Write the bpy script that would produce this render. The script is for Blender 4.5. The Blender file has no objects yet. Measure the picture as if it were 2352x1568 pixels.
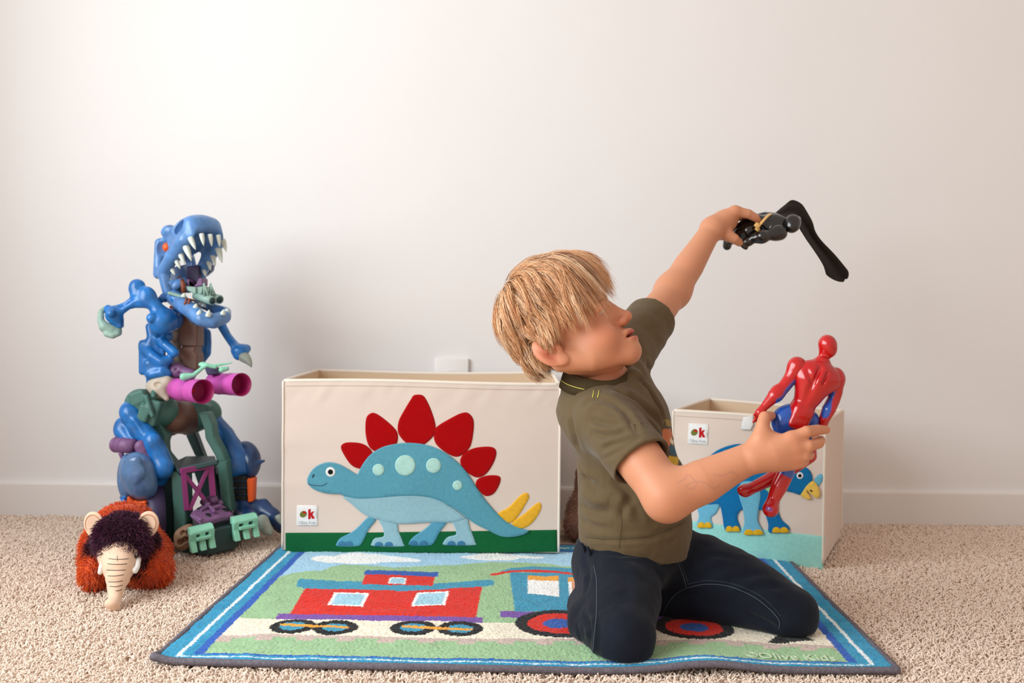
import bpy, bmesh, math, random
import numpy as np
from mathutils import Vector, Matrix, Euler
from mathutils.geometry import delaunay_2d_cdt

SC = bpy.context.scene
COL = SC.collection
rng = np.random.default_rng(7)
random.seed(7)

# ------------------------------------------------------------------ camera
FPX = 2250.0                       # focal length in pixels of a 2352 wide frame
PITCH = math.atan(58 / FPX)
ROLL = math.radians(0.6)
CAM = np.array([0, 0, 0.53])
_f = np.array([0, math.cos(PITCH), -math.sin(PITCH)])
_r0 = np.array([1.0, 0, 0])
_u0 = np.cross(_r0, _f)
_r = _r0 * math.cos(ROLL) + _u0 * math.sin(ROLL)
_u = _u0 * math.cos(ROLL) - _r0 * math.sin(ROLL)
cd = bpy.data.cameras.new('camera')
cam = bpy.data.objects.new('camera', cd)
COL.objects.link(cam)
m = Matrix.Identity(4)
for i in range(3):
    m[i][0], m[i][1], m[i][2], m[i][3] = _r[i], _u[i], -_f[i], CAM[i]
cam.matrix_world = m
cd.sensor_width = 36.0
cd.lens = FPX / 2352 * 36.0
cd.clip_start = 0.05
cd.dof.use_dof = True
cd.dof.focus_distance = 1.66
cd.dof.aperture_fstop = 5.0
SC.camera = cam

# ------------------------------------------------------------------ light
W = bpy.data.worlds.new('world')
SC.world = W
W.use_nodes = True
bg = W.node_tree.nodes['Background']
bg.inputs['Color'].default_value = (1.0, 0.86, 0.76, 1)
bg.inputs['Strength'].default_value = 0.63
def area(name, loc, target, sx, sy, power, color):
    ld = bpy.data.lights.new(name, 'AREA')
    ld.shape = 'RECTANGLE'; ld.size = sx; ld.size_y = sy
    ld.energy = power; ld.color = color
    o = bpy.data.objects.new(name, ld); COL.objects.link(o)
    o.location = loc
    o.rotation_euler = (Vector(target) - Vector(loc)).to_track_quat('-Z', 'Y').to_euler()
    return o
WIN = dict(x=-1.62, y0=-0.90, y1=1.72, z0=0.62, z1=1.92)     # the window of the left wall, just outside the frame
area('window_daylight', (WIN['x'] - 0.02, (WIN['y0'] + WIN['y1']) / 2, (WIN['z0'] + WIN['z1']) / 2), (0, (WIN['y0'] + WIN['y1']) / 2, (WIN['z0'] + WIN['z1']) / 2),
     WIN['y1'] - WIN['y0'], WIN['z1'] - WIN['z0'], 84, (0.865, 0.97, 1.02))

vs = SC.view_settings
vs.view_transform = 'Standard'
vs.look = 'None'
vs.exposure = 0.06
vs.gamma = 1.0
vs.use_curve_mapping = False
SC.cycles.max_bounces = 8

# ------------------------------------------------------------------ helpers
def ray(px, py):
    return _f + _r * (px - 1176) / FPX - _u * (py - 784) / FPX
def G(px, py, z=0.0):              # the point of the plane at height z seen at a pixel of the photograph
    d = ray(px, py); return CAM + d * (z - CAM[2]) / d[2]
def U(px, py, Y):                  # the point at depth Y seen at a pixel of the photograph
    d = ray(px, py); return CAM + d * Y / d[1]
def lin(c):
    c = np.asarray(c, float) / 255.0
    return np.where(c <= 0.04045, c / 12.92, ((c + 0.055) / 1.055) ** 2.4)
def V(*a):
    return np.array(a, float)

def world_loc(o):
    p = np.zeros(3)
    while o is not None:
        p += np.array(o.location); o = o.parent
    return p
def link(name, me, material=None, parent=None):
    o = bpy.data.objects.new(name, me); COL.objects.link(o)
    if material is not None: me.materials.append(material)
    if parent is not None: o.parent = parent
    return o
def thing(name, label, cat, loc=(0, 0, 0), group=None):
    o = bpy.data.objects.new(name, None); COL.objects.link(o)
    o.empty_display_size = 0.02
    o.location = loc
    tag(o, label, cat, group)
    return o
def tag(o, label=None, cat=None, group=None, kind=None):
    if label: o['label'] = label
    if cat: o['category'] = cat
    if group: o['group'] = group
    if kind: o['kind'] = kind
    return o
def raw_mesh(name, v, f, smooth=True, cols=None):
    """v (n,3), f: (m,k) int array or list of faces"""
    me = bpy.data.meshes.new(name)
    v = np.asarray(v, np.float32)
    if isinstance(f, np.ndarray):
        n, k = f.shape
        me.vertices.add(len(v)); me.vertices.foreach_set('co', v.ravel())
        me.loops.add(n * k); me.loops.foreach_set('vertex_index', f.astype(np.int32).ravel())
        me.polygons.add(n)
        me.polygons.foreach_set('loop_start', np.arange(0, n * k, k, dtype=np.int32))
        me.update(calc_edges=True)
    else:
        me.from_pydata([tuple(p) for p in v], [], f)
        me.update()
    me.polygons.foreach_set('use_smooth', np.full(len(me.polygons), bool(smooth)))
    if cols is not None:
        a = me.color_attributes.new('Col', 'FLOAT_COLOR', 'POINT')
        c = np.ones((len(v), 4), np.float32); c[:, :3] = cols
        a.data.foreach_set('color', c.ravel())
    return me
def part(name, v, f, material, parent=None, smooth=True, cols=None, loc=None):
    """mesh object from WORLD vertices; its origin goes to loc (default: its parent's origin)"""
    base = world_loc(parent) if parent is not None else np.zeros(3)
    v = np.asarray(v, float)
    if loc is not None:
        me = raw_mesh(name, v - np.asarray(loc), f, smooth, cols)
        o = link(name, me, material, parent); o.location = np.asarray(loc) - base
    else:
        me = raw_mesh(name, v - base, f, smooth, cols)
        o = link(name, me, material, parent)
    return o

# ------------------------------------------------------------------ materials
def mat(name, col=None, rough=0.6, bump=0.0, bscale=200.0, var=0.0, vscale=30.0, spec=0.5, sheen=0.0, coat=0.0,
        sss=0.0, vc=False, metallic=0.0, wave=None, bdist=0.002, detail=3.0, ssr=(1.0, 0.35, 0.2), sssc=0.01):
    m = bpy.data.materials.new(name); m.use_nodes = True
    nt = m.node_tree; N = nt.nodes; L = nt.links
    p = N['Principled BSDF']
    p.inputs['Roughness'].default_value = rough
    p.inputs['Specular IOR Level'].default_value = spec
    p.inputs['Metallic'].default_value = metallic
    if sheen:
        p.inputs['Sheen Weight'].default_value = sheen
        p.inputs['Sheen Roughness'].default_value = 0.5
    if coat:
        p.inputs['Coat Weight'].default_value = coat
        p.inputs['Coat Roughness'].default_value = 0.08
    if sss:
        p.inputs['Subsurface Weight'].default_value = sss
        p.inputs['Subsurface Radius'].default_value = ssr
        p.inputs['Subsurface Scale'].default_value = sssc
    tc = N.new('ShaderNodeTexCoord')
    if vc:
        a = N.new('ShaderNodeVertexColor'); a.layer_name = 'Col'; src = a.outputs['Color']
    else:
        a = N.new('ShaderNodeRGB'); c = lin(col); a.outputs[0].default_value = (c[0], c[1], c[2], 1); src = a.outputs[0]
    if var:
        n = N.new('ShaderNodeTexNoise'); n.inputs['Scale'].default_value = vscale; n.inputs['Detail'].default_value = 4
        L.new(tc.outputs['Object'], n.inputs['Vector'])
        mr = N.new('ShaderNodeMapRange')
        mr.inputs['From Min'].default_value = 0.3; mr.inputs['From Max'].default_value = 0.7
        mr.inputs['To Min'].default_value = 1 - var; mr.inputs['To Max'].default_value = 1 + var
        L.new(n.outputs['Fac'], mr.inputs['Value'])
        mx = N.new('ShaderNodeMix'); mx.data_type = 'RGBA'; mx.blend_type = 'MULTIPLY'; mx.inputs['Factor'].default_value = 1
        L.new(src, mx.inputs['A']); L.new(mr.outputs['Result'], mx.inputs['B'])
        src = mx.outputs['Result']
    L.new(src, p.inputs['Base Color'])
    if bump:
        if wave:
            n = N.new('ShaderNodeTexWave'); n.inputs['Scale'].default_value = bscale
            n.bands_direction = wave; n.inputs['Distortion'].default_value = 1.5
        else:
            n = N.new('ShaderNodeTexNoise'); n.inputs['Scale'].default_value = bscale; n.inputs['Detail'].default_value = detail
        L.new(tc.outputs['Object'], n.inputs['Vector'])
        b = N.new('ShaderNodeBump'); b.inputs['Strength'].default_value = bump; b.inputs['Distance'].default_value = bdist
        L.new(n.outputs['Fac'], b.inputs['Height']); L.new(b.outputs['Normal'], p.inputs['Normal'])
    return m

# ------------------------------------------------------------------ mesh builder
class MB:
    def __init__(s): s.v = []; s.f = []; s.c = []; s.n = 0; s.col = (1, 1, 1)
    def add(s, v, f):
        v = np.asarray(v, float); o = s.n
        s.v.append(v); s.f += [tuple(int(i) + o for i in q) for q in f]; s.n += len(v)
        s.c.append(np.tile(np.asarray(s.col, float), (len(v), 1)))
        return s
    def tube(s, pts, r, sides=8, closed=False, caps=True, flat=None):
        v, f = tube_mesh(pts, r, sides, closed, caps, flat); return s.add(v, f)
    def box(s, c, half, rot=None, bev=0.0, seg=1):
        v, f = box_mesh(c, half, rot, bev, seg); return s.add(v, f)
    def ball(s, c, r, nu=16, nv=10, rot=None):
        v, f = ball_mesh(c, r, nu, nv, rot); return s.add(v, f)
    def cyl(s, a, b, ra, rb=None, sides=24, caps=True):
        return s.tube([a, b], [ra, ra if rb is None else rb], sides, caps=caps)
    def prism(s, poly, ext, bev=0.0):
        """closed 3D polygon extruded by the vector ext"""
        v, f = prism_mesh(poly, ext, bev); return s.add(v, f)
    def build(s, name, material, parent=None, smooth=True, vc=False, loc=None):
        return part(name, np.concatenate(s.v), s.f, material, parent, smooth, np.concatenate(s.c) if vc else None, loc)

def frame_along(pts, closed=False):
    P = np.asarray(pts, float); n = len(P)
    if closed: T = np.roll(P, -1, 0) - np.roll(P, 1, 0)
    else:
        T = np.gradient(P, axis=0)
    T /= np.linalg.norm(T, axis=1)[:, None] + 1e-12
    a = V(0, 0, 1) if abs(T[0][2]) < 0.9 else V(1, 0, 0)
    N = np.zeros_like(P); x = np.cross(T[0], a); x /= np.linalg.norm(x); N[0] = x
    for i in range(1, n):
        x = N[i - 1] - T[i] * np.dot(N[i - 1], T[i]); N[i] = x / (np.linalg.norm(x) + 1e-12)
    return P, T, N, np.cross(T, N)
def tube_mesh(pts, r, sides=8, closed=False, caps=True, flat=None):
    P, T, N, B = frame_along(pts, closed); n = len(P)
    r = np.broadcast_to(np.asarray(r, float), (n,))
    a = np.linspace(0, 2 * math.pi, sides, endpoint=False)
    fl = 1.0 if flat is None else flat
    v = P[:, None] + r[:, None, None] * (N[:, None] * np.cos(a)[None, :, None] + fl * B[:, None] * np.sin(a)[None, :, None])
    f = []
    for i in range(n if closed else n - 1):
        j = (i + 1) % n
        for k in range(sides):
            l = (k + 1) % sides
            f.append((i * sides + k, i * sides + l, j * sides + l, j * sides + k))
    if caps and not closed:
        f.append(tuple(range(sides))[::-1]); f.append(tuple((n - 1) * sides + k for k in range(sides)))
    return v.reshape(-1, 3), f
def from_bm(bm):
    bm.verts.index_update()
    v = np.array([p.co[:] for p in bm.verts]); f = [tuple(q.index for q in p.verts) for p in bm.faces]
    bm.free(); return v, f
def rotm(rot):
    if rot is None: return np.eye(3)
    if isinstance(rot, np.ndarray) and rot.shape == (3, 3): return rot
    return np.array(Euler([math.radians(a) for a in rot]).to_matrix())
def box_mesh(c, half, rot=None, bev=0.0, seg=1):
    bm = bmesh.new(); bmesh.ops.create_cube(bm, size=2)
    for p in bm.verts: p.co = Vector([p.co[i] * half[i] for i in range(3)])
    if bev: bmesh.ops.bevel(bm, geom=bm.edges[:], offset=bev, segments=seg, affect='EDGES', profile=0.5)
    v, f = from_bm(bm)
    return v @ rotm(rot).T + np.asarray(c), f
def ball_mesh(c, r, nu=16, nv=10, rot=None):
    r = np.broadcast_to(np.asarray(r, float), (3,)); v = [V(0, 0, 1)]
    for i in range(1, nv):
        t = math.pi * i / nv
        for j in range(nu):
            a = 2 * math.pi * j / nu; v.append(V(math.sin(t) * math.cos(a), math.sin(t) * math.sin(a), math.cos(t)))
    v.append(V(0, 0, -1)); v = np.array(v) * r
    f = [(0, 1 + j, 1 + (j + 1) % nu) for j in range(nu)]
    for i in range(nv - 2):
        for j in range(nu):
            k = (j + 1) % nu; f.append((1 + i * nu + j, 1 + (i + 1) * nu + j, 1 + (i + 1) * nu + k, 1 + i * nu + k))
    e = len(v) - 1; o = 1 + (nv - 2) * nu
    f += [(e, o + (j + 1) % nu, o + j) for j in range(nu)]
    return v @ rotm(rot).T + np.asarray(c), f
def prism_mesh(poly, ext, bev=0.0):
    bm = bmesh.new()
    vs_ = [bm.verts.new(tuple(p)) for p in poly]
    fc = bm.faces.new(vs_)
    r = bmesh.ops.extrude_face_region(bm, geom=[fc])
    bmesh.ops.translate(bm, verts=[g for g in r['geom'] if isinstance(g, bmesh.types.BMVert)], vec=Vector(ext))
    bmesh.ops.recalc_face_normals(bm, faces=bm.faces[:])
    if bev: bmesh.ops.bevel(bm, geom=bm.edges[:], offset=bev, segments=1, affect='EDGES', profile=0.5)
    return from_bm(bm)
def spline(pts, n=8, closed=True):
    """Catmull-Rom through the points; a point given twice is a corner"""
    P = [np.asarray(p, float) for p in pts]; m_ = len(P); out = []
    rngi = range(m_) if closed else range(m_ - 1)
    for i in rngi:
        if closed: p0, p1, p2, p3 = P[i - 1], P[i], P[(i + 1) % m_], P[(i + 2) % m_]
        else: p0, p1, p2, p3 = P[max(i - 1, 0)], P[i], P[i + 1], P[min(i + 2, m_ - 1)]
        if np.allclose(p1, p2): continue
        for k in range(n):
            t = k / n
            out.append(0.5 * (2 * p1 + (p2 - p0) * t + (2 * p0 - 5 * p1 + 4 * p2 - p3) * t * t + (3 * p1 - p0 - 3 * p2 + p3) * t ** 3))
    if not closed: out.append(P[-1])
    return np.array(out)
def inside(poly, x, y):
    """vectorised point in polygon"""
    x = np.asarray(x); y = np.asarray(y); r = np.zeros(x.shape, bool); n = len(poly)
    for i in range(n):
        x0, y0 = poly[i]; x1, y1 = poly[(i + 1) % n]
        if y0 == y1: continue
        c = (y0 > y) != (y1 > y)
        r ^= c & (x < (x1 - x0) * (y - y0) / (y1 - y0) + x0)
    return r
def vnoise(x, y, z=0.0, seed=0):
    """smooth value noise, about -1..1"""
    x = np.asarray(x, float); y = np.asarray(y, float); z = np.asarray(z, float) + 0 * x
    xi, yi, zi = np.floor(x).astype(np.int64), np.floor(y).astype(np.int64), np.floor(z).astype(np.int64)
    fx, fy, fz = x - xi, y - yi, z - zi
    fx, fy, fz = [t * t * (3 - 2 * t) for t in (fx, fy, fz)]
    def h(i, j, k):
        n = (i * 374761393 + j * 668265263 + k * 2147483647 + seed * 974634777) & 0xffffffff
        n = ((n ^ (n >> 13)) * 1274126177) & 0xffffffff
        return ((n ^ (n >> 16)) & 0xffff) / 32767.5 - 1
    r = 0
    for a in (0, 1):
        for b in (0, 1):
            for c in (0, 1):
                r = r + h(xi + a, yi + b, zi + c) * (fx if a else 1 - fx) * (fy if b else 1 - fy) * (fz if c else 1 - fz)
    return r

# ------------------------------------------------------------------ sculpting with signed distances
class Sculpt:
    def __init__(s): s.ops = []; s.paints = []; s.lo = []; s.hi = []
    def _add(s, fn, lo, hi, k, mode, col):
        lo, hi = np.asarray(lo, float), np.asarray(hi, float)
        s.ops.append((fn, lo, hi, k, mode, col))
        if mode == 'add': s.lo.append(lo); s.hi.append(hi)
        return s
    @staticmethod
    def f_cap(a, b, ra, rb):
        a, b = np.asarray(a, float), np.asarray(b, float); ab = b - a; L2 = max(ab @ ab, 1e-12)
        def fn(x, y, z):
            dx, dy, dz = x - a[0], y - a[1], z - a[2]
            t = np.clip((dx * ab[0] + dy * ab[1] + dz * ab[2]) / L2, 0, 1)
            return np.sqrt((dx - t * ab[0]) ** 2 + (dy - t * ab[1]) ** 2 + (dz - t * ab[2]) ** 2) - (ra + (rb - ra) * t)
        r = max(ra, rb); return fn, np.minimum(a, b) - r, np.maximum(a, b) + r
    @staticmethod
    def f_ell(c, r, rot=None):
        c = np.asarray(c, float); r = np.broadcast_to(np.asarray(r, float), (3,)); R = rotm(rot)
        def fn(x, y, z):
            dx, dy, dz = x - c[0], y - c[1], z - c[2]
            q = [(R[0, i] * dx + R[1, i] * dy + R[2, i] * dz) for i in range(3)]
            k0 = np.sqrt(sum((q[i] / r[i]) ** 2 for i in range(3))); k1 = np.sqrt(sum((q[i] / r[i] ** 2) ** 2 for i in range(3)))
            return k0 * (k0 - 1) / (k1 + 1e-9)
        e = np.sqrt((R ** 2) @ (r ** 2)); return fn, c - e, c + e
    @staticmethod
    def f_box(c, h, rd=0.0, rot=None):
        c = np.asarray(c, float); h = np.asarray(h, float); R = rotm(rot)
        def fn(x, y, z):
            dx, dy, dz = x - c[0], y - c[1], z - c[2]
            q = [np.abs(R[0, i] * dx + R[1, i] * dy + R[2, i] * dz) - (h[i] - rd) for i in range(3)]
            return np.sqrt(sum(np.maximum(t, 0) ** 2 for t in q)) + np.minimum(np.maximum(np.maximum(q[0], q[1]), q[2]), 0) - rd
        e = np.abs(R) @ h; return fn, c - e, c + e
    def cap(s, a, b, ra, rb=None, k=0.01, mode='add', col=None):
        fn, lo, hi = s.f_cap(a, b, ra, ra if rb is None else rb); return s._add(fn, lo, hi, k, mode, col)
    def ell(s, c, r, rot=None, k=0.01, mode='add', col=None):
        fn, lo, hi = s.f_ell(c, r, rot); return s._add(fn, lo, hi, k, mode, col)
    def box(s, c, h, rd=0.0, rot=None, k=0.005, mode='add', col=None):
        fn, lo, hi = s.f_box(c, h, rd, rot); return s._add(fn, lo, hi, k, mode, col)
    def chain(s, pts, rad, k=0.01, mode='add', col=None, ki=0.0):
        fs = []
        los, his = [], []
        for i in range(len(pts) - 1):
            fn, lo, hi = s.f_cap(pts[i], pts[i + 1], rad[i], rad[i + 1]); fs.append(fn); los.append(lo); his.append(hi)
        def fn(x, y, z):
            d = fs[0](x, y, z)
            for g in fs[1:]: d = np.minimum(d, g(x, y, z))
            return d
        return s._add(fn, np.min(los, 0), np.max(his, 0), k, mode, col)
    def plane(s, p, n, k=0.0):
        """cut away the side of the plane the normal points to"""
        p, n = np.asarray(p, float), np.asarray(n, float); n = n / np.linalg.norm(n)
        def fn(x, y, z): return (x - p[0]) * n[0] + (y - p[1]) * n[1] + (z - p[2]) * n[2]
        s.ops.append((fn, None, None, k, 'inter', None)); return s
    def paint(s, col, fn_lo_hi, soft=0.0015, amt=1.0):
        s.paints.append((np.asarray(col, float), fn_lo_hi[0], soft, amt)); return s
    def field(s, x, y, z, extra=None):
        pass
    def mesh(s, h, base_col=(1, 1, 1), warp=None, shell=None):
        lo = np.min(s.lo, 0) - 4 * h; hi = np.max(s.hi, 0) + 4 * h
        n = np.ceil((hi - lo) / h).astype(int) + 1
        ax = [(lo[i] + h * np.arange(n[i])).astype(np.float32) for i in range(3)]
        d = np.full(n, 0.5, np.float32)
        for fn, l, u, k, mode, col in s.ops:
            if l is None: sl = (slice(0, n[0]), slice(0, n[1]), slice(0, n[2]))
            else:
                pad = max(2 * k, 0) + 4 * h
                i0 = np.clip(np.floor((l - pad - lo) / h).astype(int), 0, n); i1 = np.clip(np.ceil((u + pad - lo) / h).astype(int) + 1, 0, n)
                if np.any(i1 <= i0): continue
                sl = tuple(slice(a, b) for a, b in zip(i0, i1))
            g = fn(ax[0][sl[0]][:, None, None], ax[1][sl[1]][None, :, None], ax[2][sl[2]][None, None, :]).astype(np.float32)
            o = d[sl]
            if mode == 'add':
                r = np.minimum(o, g)
                if k > 0: q = np.maximum(k - np.abs(o - g), 0) / k; r = r - q * q * k * 0.25
            else:
                if mode == 'sub': g = -g
                r = np.maximum(o, g)
                if k > 0: q = np.maximum(k - np.abs(o - g), 0) / k; r = r + q * q * k * 0.25
            d[sl] = r
        v, f = surface_nets(d, lo, h)
        if warp is not None: v = warp(v)
        cols = s.colour(v, base_col)
        return v, f, cols
    def colour(s, v, base_col):
        c = np.tile(np.asarray(base_col, float), (len(v), 1)); x, y, z = v[:, 0], v[:, 1], v[:, 2]
        best = np.full(len(v), 1e9)
        anyc = any(o[5] is not None for o in s.ops)
        for fn, l, u, k, mode, col in s.ops:
            if mode != 'add' or not anyc: continue
            g = fn(x, y, z); w = g < best; c[w] = base_col if col is None else col; best[w] = g[w]
        for col, fn, soft, amt in s.paints:
            g = fn(x, y, z); w = np.clip(0.5 - g / (2 * soft), 0, 1)[:, None] * amt
            c = c * (1 - w) + col * w
        return c
    def build(s, name, h, material, parent=None, base_col=(1, 1, 1), warp=None, loc=None):
        v, f, c = s.mesh(h, base_col, warp); return part(name, v, f, material, parent, True, c, loc)

def surface_nets(d, lo, h):
    s = d < 0
    n = np.array(d.shape)
    cnt = np.zeros(n - 1, np.int8)
    offs = [(i, j, k) for i in (0, 1) for j in (0, 1) for k in (0, 1)]
    for i, j, k in offs: cnt += s[i:n[0] - 1 + i, j:n[1] - 1 + j, k:n[2] - 1 + k]
    act = (cnt > 0) & (cnt < 8)
    ijk = np.argwhere(act); N = len(ijk)
    idx = np.full(n - 1, -1, np.int32); idx[act] = np.arange(N)
    cv = np.stack([d[ijk[:, 0] + i, ijk[:, 1] + j, ijk[:, 2] + k] for i, j, k in offs], 1)
    acc = np.zeros((N, 3)); num = np.zeros(N)
    for a in range(8):
        for b in range(a + 1, 8):
            oa, ob = np.array(offs[a]), np.array(offs[b])
            if np.abs(oa - ob).sum() != 1: continue
            va, vb = cv[:, a], cv[:, b]; m_ = (va < 0) != (vb < 0)
            t = np.where(m_, va / np.where(m_, va - vb, 1), 0)
            acc += np.where(m_[:, None], oa + t[:, None] * (ob - oa), 0); num += m_
    v = lo + h * (ijk + acc / num[:, None])
    F = []
    for ax in range(3):
        a1, a2 = (ax + 1) % 3, (ax + 2) % 3
        sl0 = [slice(None)] * 3; sl1 = [slice(None)] * 3
        sl0[ax] = slice(0, n[ax] - 1); sl1[ax] = slice(1, n[ax])
        ch = s[tuple(sl0)] != s[tuple(sl1)]
        e = np.argwhere(ch)
        e = e[(e[:, a1] > 0) & (e[:, a2] > 0) & (e[:, a1] < n[a1] - 1) & (e[:, a2] < n[a2] - 1)]
        neg = s[tuple(e.T)]
        def cell(d1, d2):
            q = e.copy(); q[:, a1] += d1; q[:, a2] += d2; return idx[tuple(q.T)]
        q = np.stack([cell(-1, -1), cell(0, -1), cell(0, 0), cell(-1, 0)], 1)
        q[~neg] = q[~neg][:, ::-1]
        F.append(q)
    return v, np.concatenate(F)
# ------------------------------------------------------------------ room
M_wall = mat('wall_paint', (233, 230, 229), rough=0.75, bump=0.12, bscale=260, var=0.012, vscale=2.5, spec=0.25)
M_trim = mat('trim_paint', (233, 228, 225), rough=0.45, spec=0.4)
M_carpet_base = mat('carpet_backing', (226, 198, 174), rough=0.95, spec=0.05)
M_yarn = mat('carpet_yarn', (242, 223, 207), rough=0.95, spec=0.05, var=0.10, vscale=60)
WALL_Y = 2.56

b = MB(); b.box((1.24, WALL_Y + 0.06, 1.25), (2.98, 0.06, 1.28))
tag(b.build('wall_back', M_wall, smooth=False, loc=(0, WALL_Y, 0)), 'plain off-white painted wall behind the toys', kind='structure')
b = MB()
w = WIN; x0, x1 = w['x'] - 0.12, w['x']
def wbox(y0, y1, z0, z1): b.box(((x0 + x1) / 2, (y0 + y1) / 2, (z0 + z1) / 2), (0.06, (y1 - y0) / 2, (z1 - z0) / 2))
wbox(-1.9, w['y0'], -0.03, 2.53); wbox(w['y1'], WALL_Y, -0.03, 2.53); wbox(w['y0'], w['y1'], -0.03, w['z0']); wbox(w['y0'], w['y1'], w['z1'], 2.53)
tag(b.build('wall_left', M_wall, smooth=False, loc=(w['x'], 1.0, 0)), 'off-white left wall with the window that lights the toys', kind='structure')
b = MB()
for y in (w['y0'] - .03, w['y1'] + .03): b.box((w['x'] + .008, y, (w['z0'] + w['z1']) / 2), (.008, .03, (w['z1'] - w['z0']) / 2 + .06))
for z in (w['z0'] - .03, w['z1'] + .03): b.box((w['x'] + .008, (w['y0'] + w['y1']) / 2, z), (.008, (w['y1'] - w['y0']) / 2, .03))
tag(b.build('window_1', M_trim, smooth=False, loc=(w['x'], .85, w['z0'])), 'white casing round the window of the left wall', kind='structure')
b = MB()
prof = [(WALL_Y, 0.0), (WALL_Y - 0.014, 0.0), (WALL_Y - 0.014, 0.078), (WALL_Y - 0.012, 0.083), (WALL_Y - 0.008, 0.086), (WALL_Y, 0.086)]
b.prism([(WIN['x'], y, z - 0.012 if z == 0 else z) for y, z in prof], (4.2 - WIN['x'], 0, 0))
tag(b.build('baseboard_back', M_trim, smooth=False, loc=(0, WALL_Y, 0)), 'low white baseboard along the foot of the wall', kind='structure')
b = MB(); b.box((1.24, 0.3, -0.032), (2.98, 2.27, 0.02))
floor = b.build('floor', M_carpet_base, smooth=False, loc=(0, 0, -0.012))
tag(floor, 'beige shag carpeted floor', kind='structure')

def carpet():
    x0, x1, y0, y1 = -1.6, 1.75, 1.2, WALL_Y - 0.012
    me = raw_mesh('carpet_pile', [(x0, y0, 0), (x1, y0, 0), (x1, y1, 0), (x0, y1, 0)], [(0, 1, 2, 3)], False)
    o = link('carpet_pile', me, M_yarn, floor); tag(o, kind='stuff')
    g = bpy.data.node_groups.new('carpet_tufts', 'GeometryNodeTree')
    g.interface.new_socket('Geometry', in_out='INPUT', socket_type='NodeSocketGeometry')
    g.interface.new_socket('Geometry', in_out='OUTPUT', socket_type='NodeSocketGeometry')
    N, L = g.nodes, g.links
    gi = N.new('NodeGroupInput'); go = N.new('NodeGroupOutput')
    dp = N.new('GeometryNodeDistributePointsOnFaces'); dp.distribute_method = 'RANDOM'
    dp.inputs['Density'].default_value = 56000; dp.inputs['Seed'].default_value = 3
    L.new(gi.outputs[0], dp.inputs['Mesh'])
    bz = N.new('GeometryNodeCurveQuadraticBezier'); bz.inputs['Resolution'].default_value = 4
    bz.inputs['Start'].default_value = (0, 0, 0); bz.inputs['Middle'].default_value = (-0.0008, 0.0, 0.0085); bz.inputs['End'].default_value = (0.0050, 0.0022, 0.0105)
    cc = N.new('GeometryNodeCurvePrimitiveCircle'); cc.inputs['Resolution'].default_value = 5; cc.inputs['Radius'].default_value = 0.00112
    cm = N.new('GeometryNodeCurveToMesh'); cm.inputs['Fill Caps'].default_value = True
    L.new(bz.outputs[0], cm.inputs['Curve']); L.new(cc.outputs[0], cm.inputs['Profile Curve'])
    sm = N.new('GeometryNodeSetMaterial'); sm.inputs['Material'].default_value = M_yarn
    L.new(cm.outputs[0], sm.inputs['Geometry'])
    ip = N.new('GeometryNodeInstanceOnPoints')
    L.new(dp.outputs['Points'], ip.inputs['Points']); L.new(sm.outputs[0], ip.inputs['Instance'])
    def rv(lo, hi, seed):
        r = N.new('FunctionNodeRandomValue'); r.data_type = 'FLOAT_VECTOR'
        r.inputs[0].default_value = lo; r.inputs[1].default_value = hi; r.inputs['Seed'].default_value = seed; return r.outputs[0]
    L.new(rv((-0.45, -0.45, 0), (0.45, 0.45, 6.283), 1), ip.inputs['Rotation'])
    L.new(rv((0.8, 0.8, 0.75), (1.35, 1.35, 1.15), 2), ip.inputs['Scale'])
    L.new(ip.outputs[0], go.inputs[0])
    md = o.modifiers.new('tufts', 'NODES'); md.node_group = g
carpet()

# wall plate: white box cover on the wall just above the toy box
wp = thing('wall_outlet', 'white outlet cover plate on the wall behind the large toy box', 'outlet', U(1036, 860, WALL_Y))
M_plate = mat('white_plastic', (236, 232, 230), rough=0.35, spec=0.5)
c = U(1037, 878, WALL_Y - 0.006); hw = 0.0445; hh = 0.0635
b = MB(); b.box(c, (hw, 0.0055, hh), bev=0.003, seg=3); b.build('cover_plate', M_plate, wp)
for dz in (0.0195, -0.0195):
    q = c + V(0, -0.006, dz)
    rec = MB(); n_ = 24
    pts = [q + V(max(-.0155, min(.0155, 0.0175 * math.cos(a))), 0, 0.0143 * math.sin(a)) for a in np.linspace(0, 2 * math.pi, n_, endpoint=False)]
    rec.prism(pts, (0, -0.0022, 0)); ro = rec.build('receptacle', M_plate, wp, smooth=False)
    sl = MB()
    for dx in (-0.006, 0.006): sl.box(q + V(dx, -0.0024, 0.002), (0.001, 0.0004, 0.004))
    sl.build('slot', mat('slot_dark', (60, 55, 52), rough=0.6), ro, smooth=False)
# ------------------------------------------------------------------ rug
RZ = 0.009
def R1(x, y): return (340 + x / 2.2189, 1240 + y / 2.2189)
def R2(x, y): return (1400 + x / 2.4706, 1240 + y / 2.4706)
def gxy(p): return G(p[0], p[1], RZ)[:2]
RUG_Q = [V(-0.537, 1.466), V(0.584, 1.458), V(0.610, 2.222), V(-0.514, 2.238)]   # near left, near right, far right, far left
CYAW = math.radians(-25)
def rug_bump(x, y):
    """ripple of the near edge right of the boy's knee"""
    e = np.exp(-((x - 0.30) / 0.075) ** 2) * np.exp(-np.clip(y - 1.47, 0, 9) / 0.07) * 0.0095
    e2 = np.exp(-((x - 0.12) / 0.10) ** 2) * np.exp(-np.clip(y - 1.47, 0, 9) / 0.06) * -0.002
    s = (x - 0.669) * math.cos(CYAW) + (y - 2.082) * math.sin(CYAW); t = -(x - 0.669) * math.sin(CYAW) + (y - 2.082) * math.cos(CYAW)
    press = np.clip((t + 0.02) / 0.02, 0, 1) * np.clip((0.03 - s) / 0.02, 0, 1)      # pressed flat under the crate
    return e + e2 - 0.0055 * press
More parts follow.
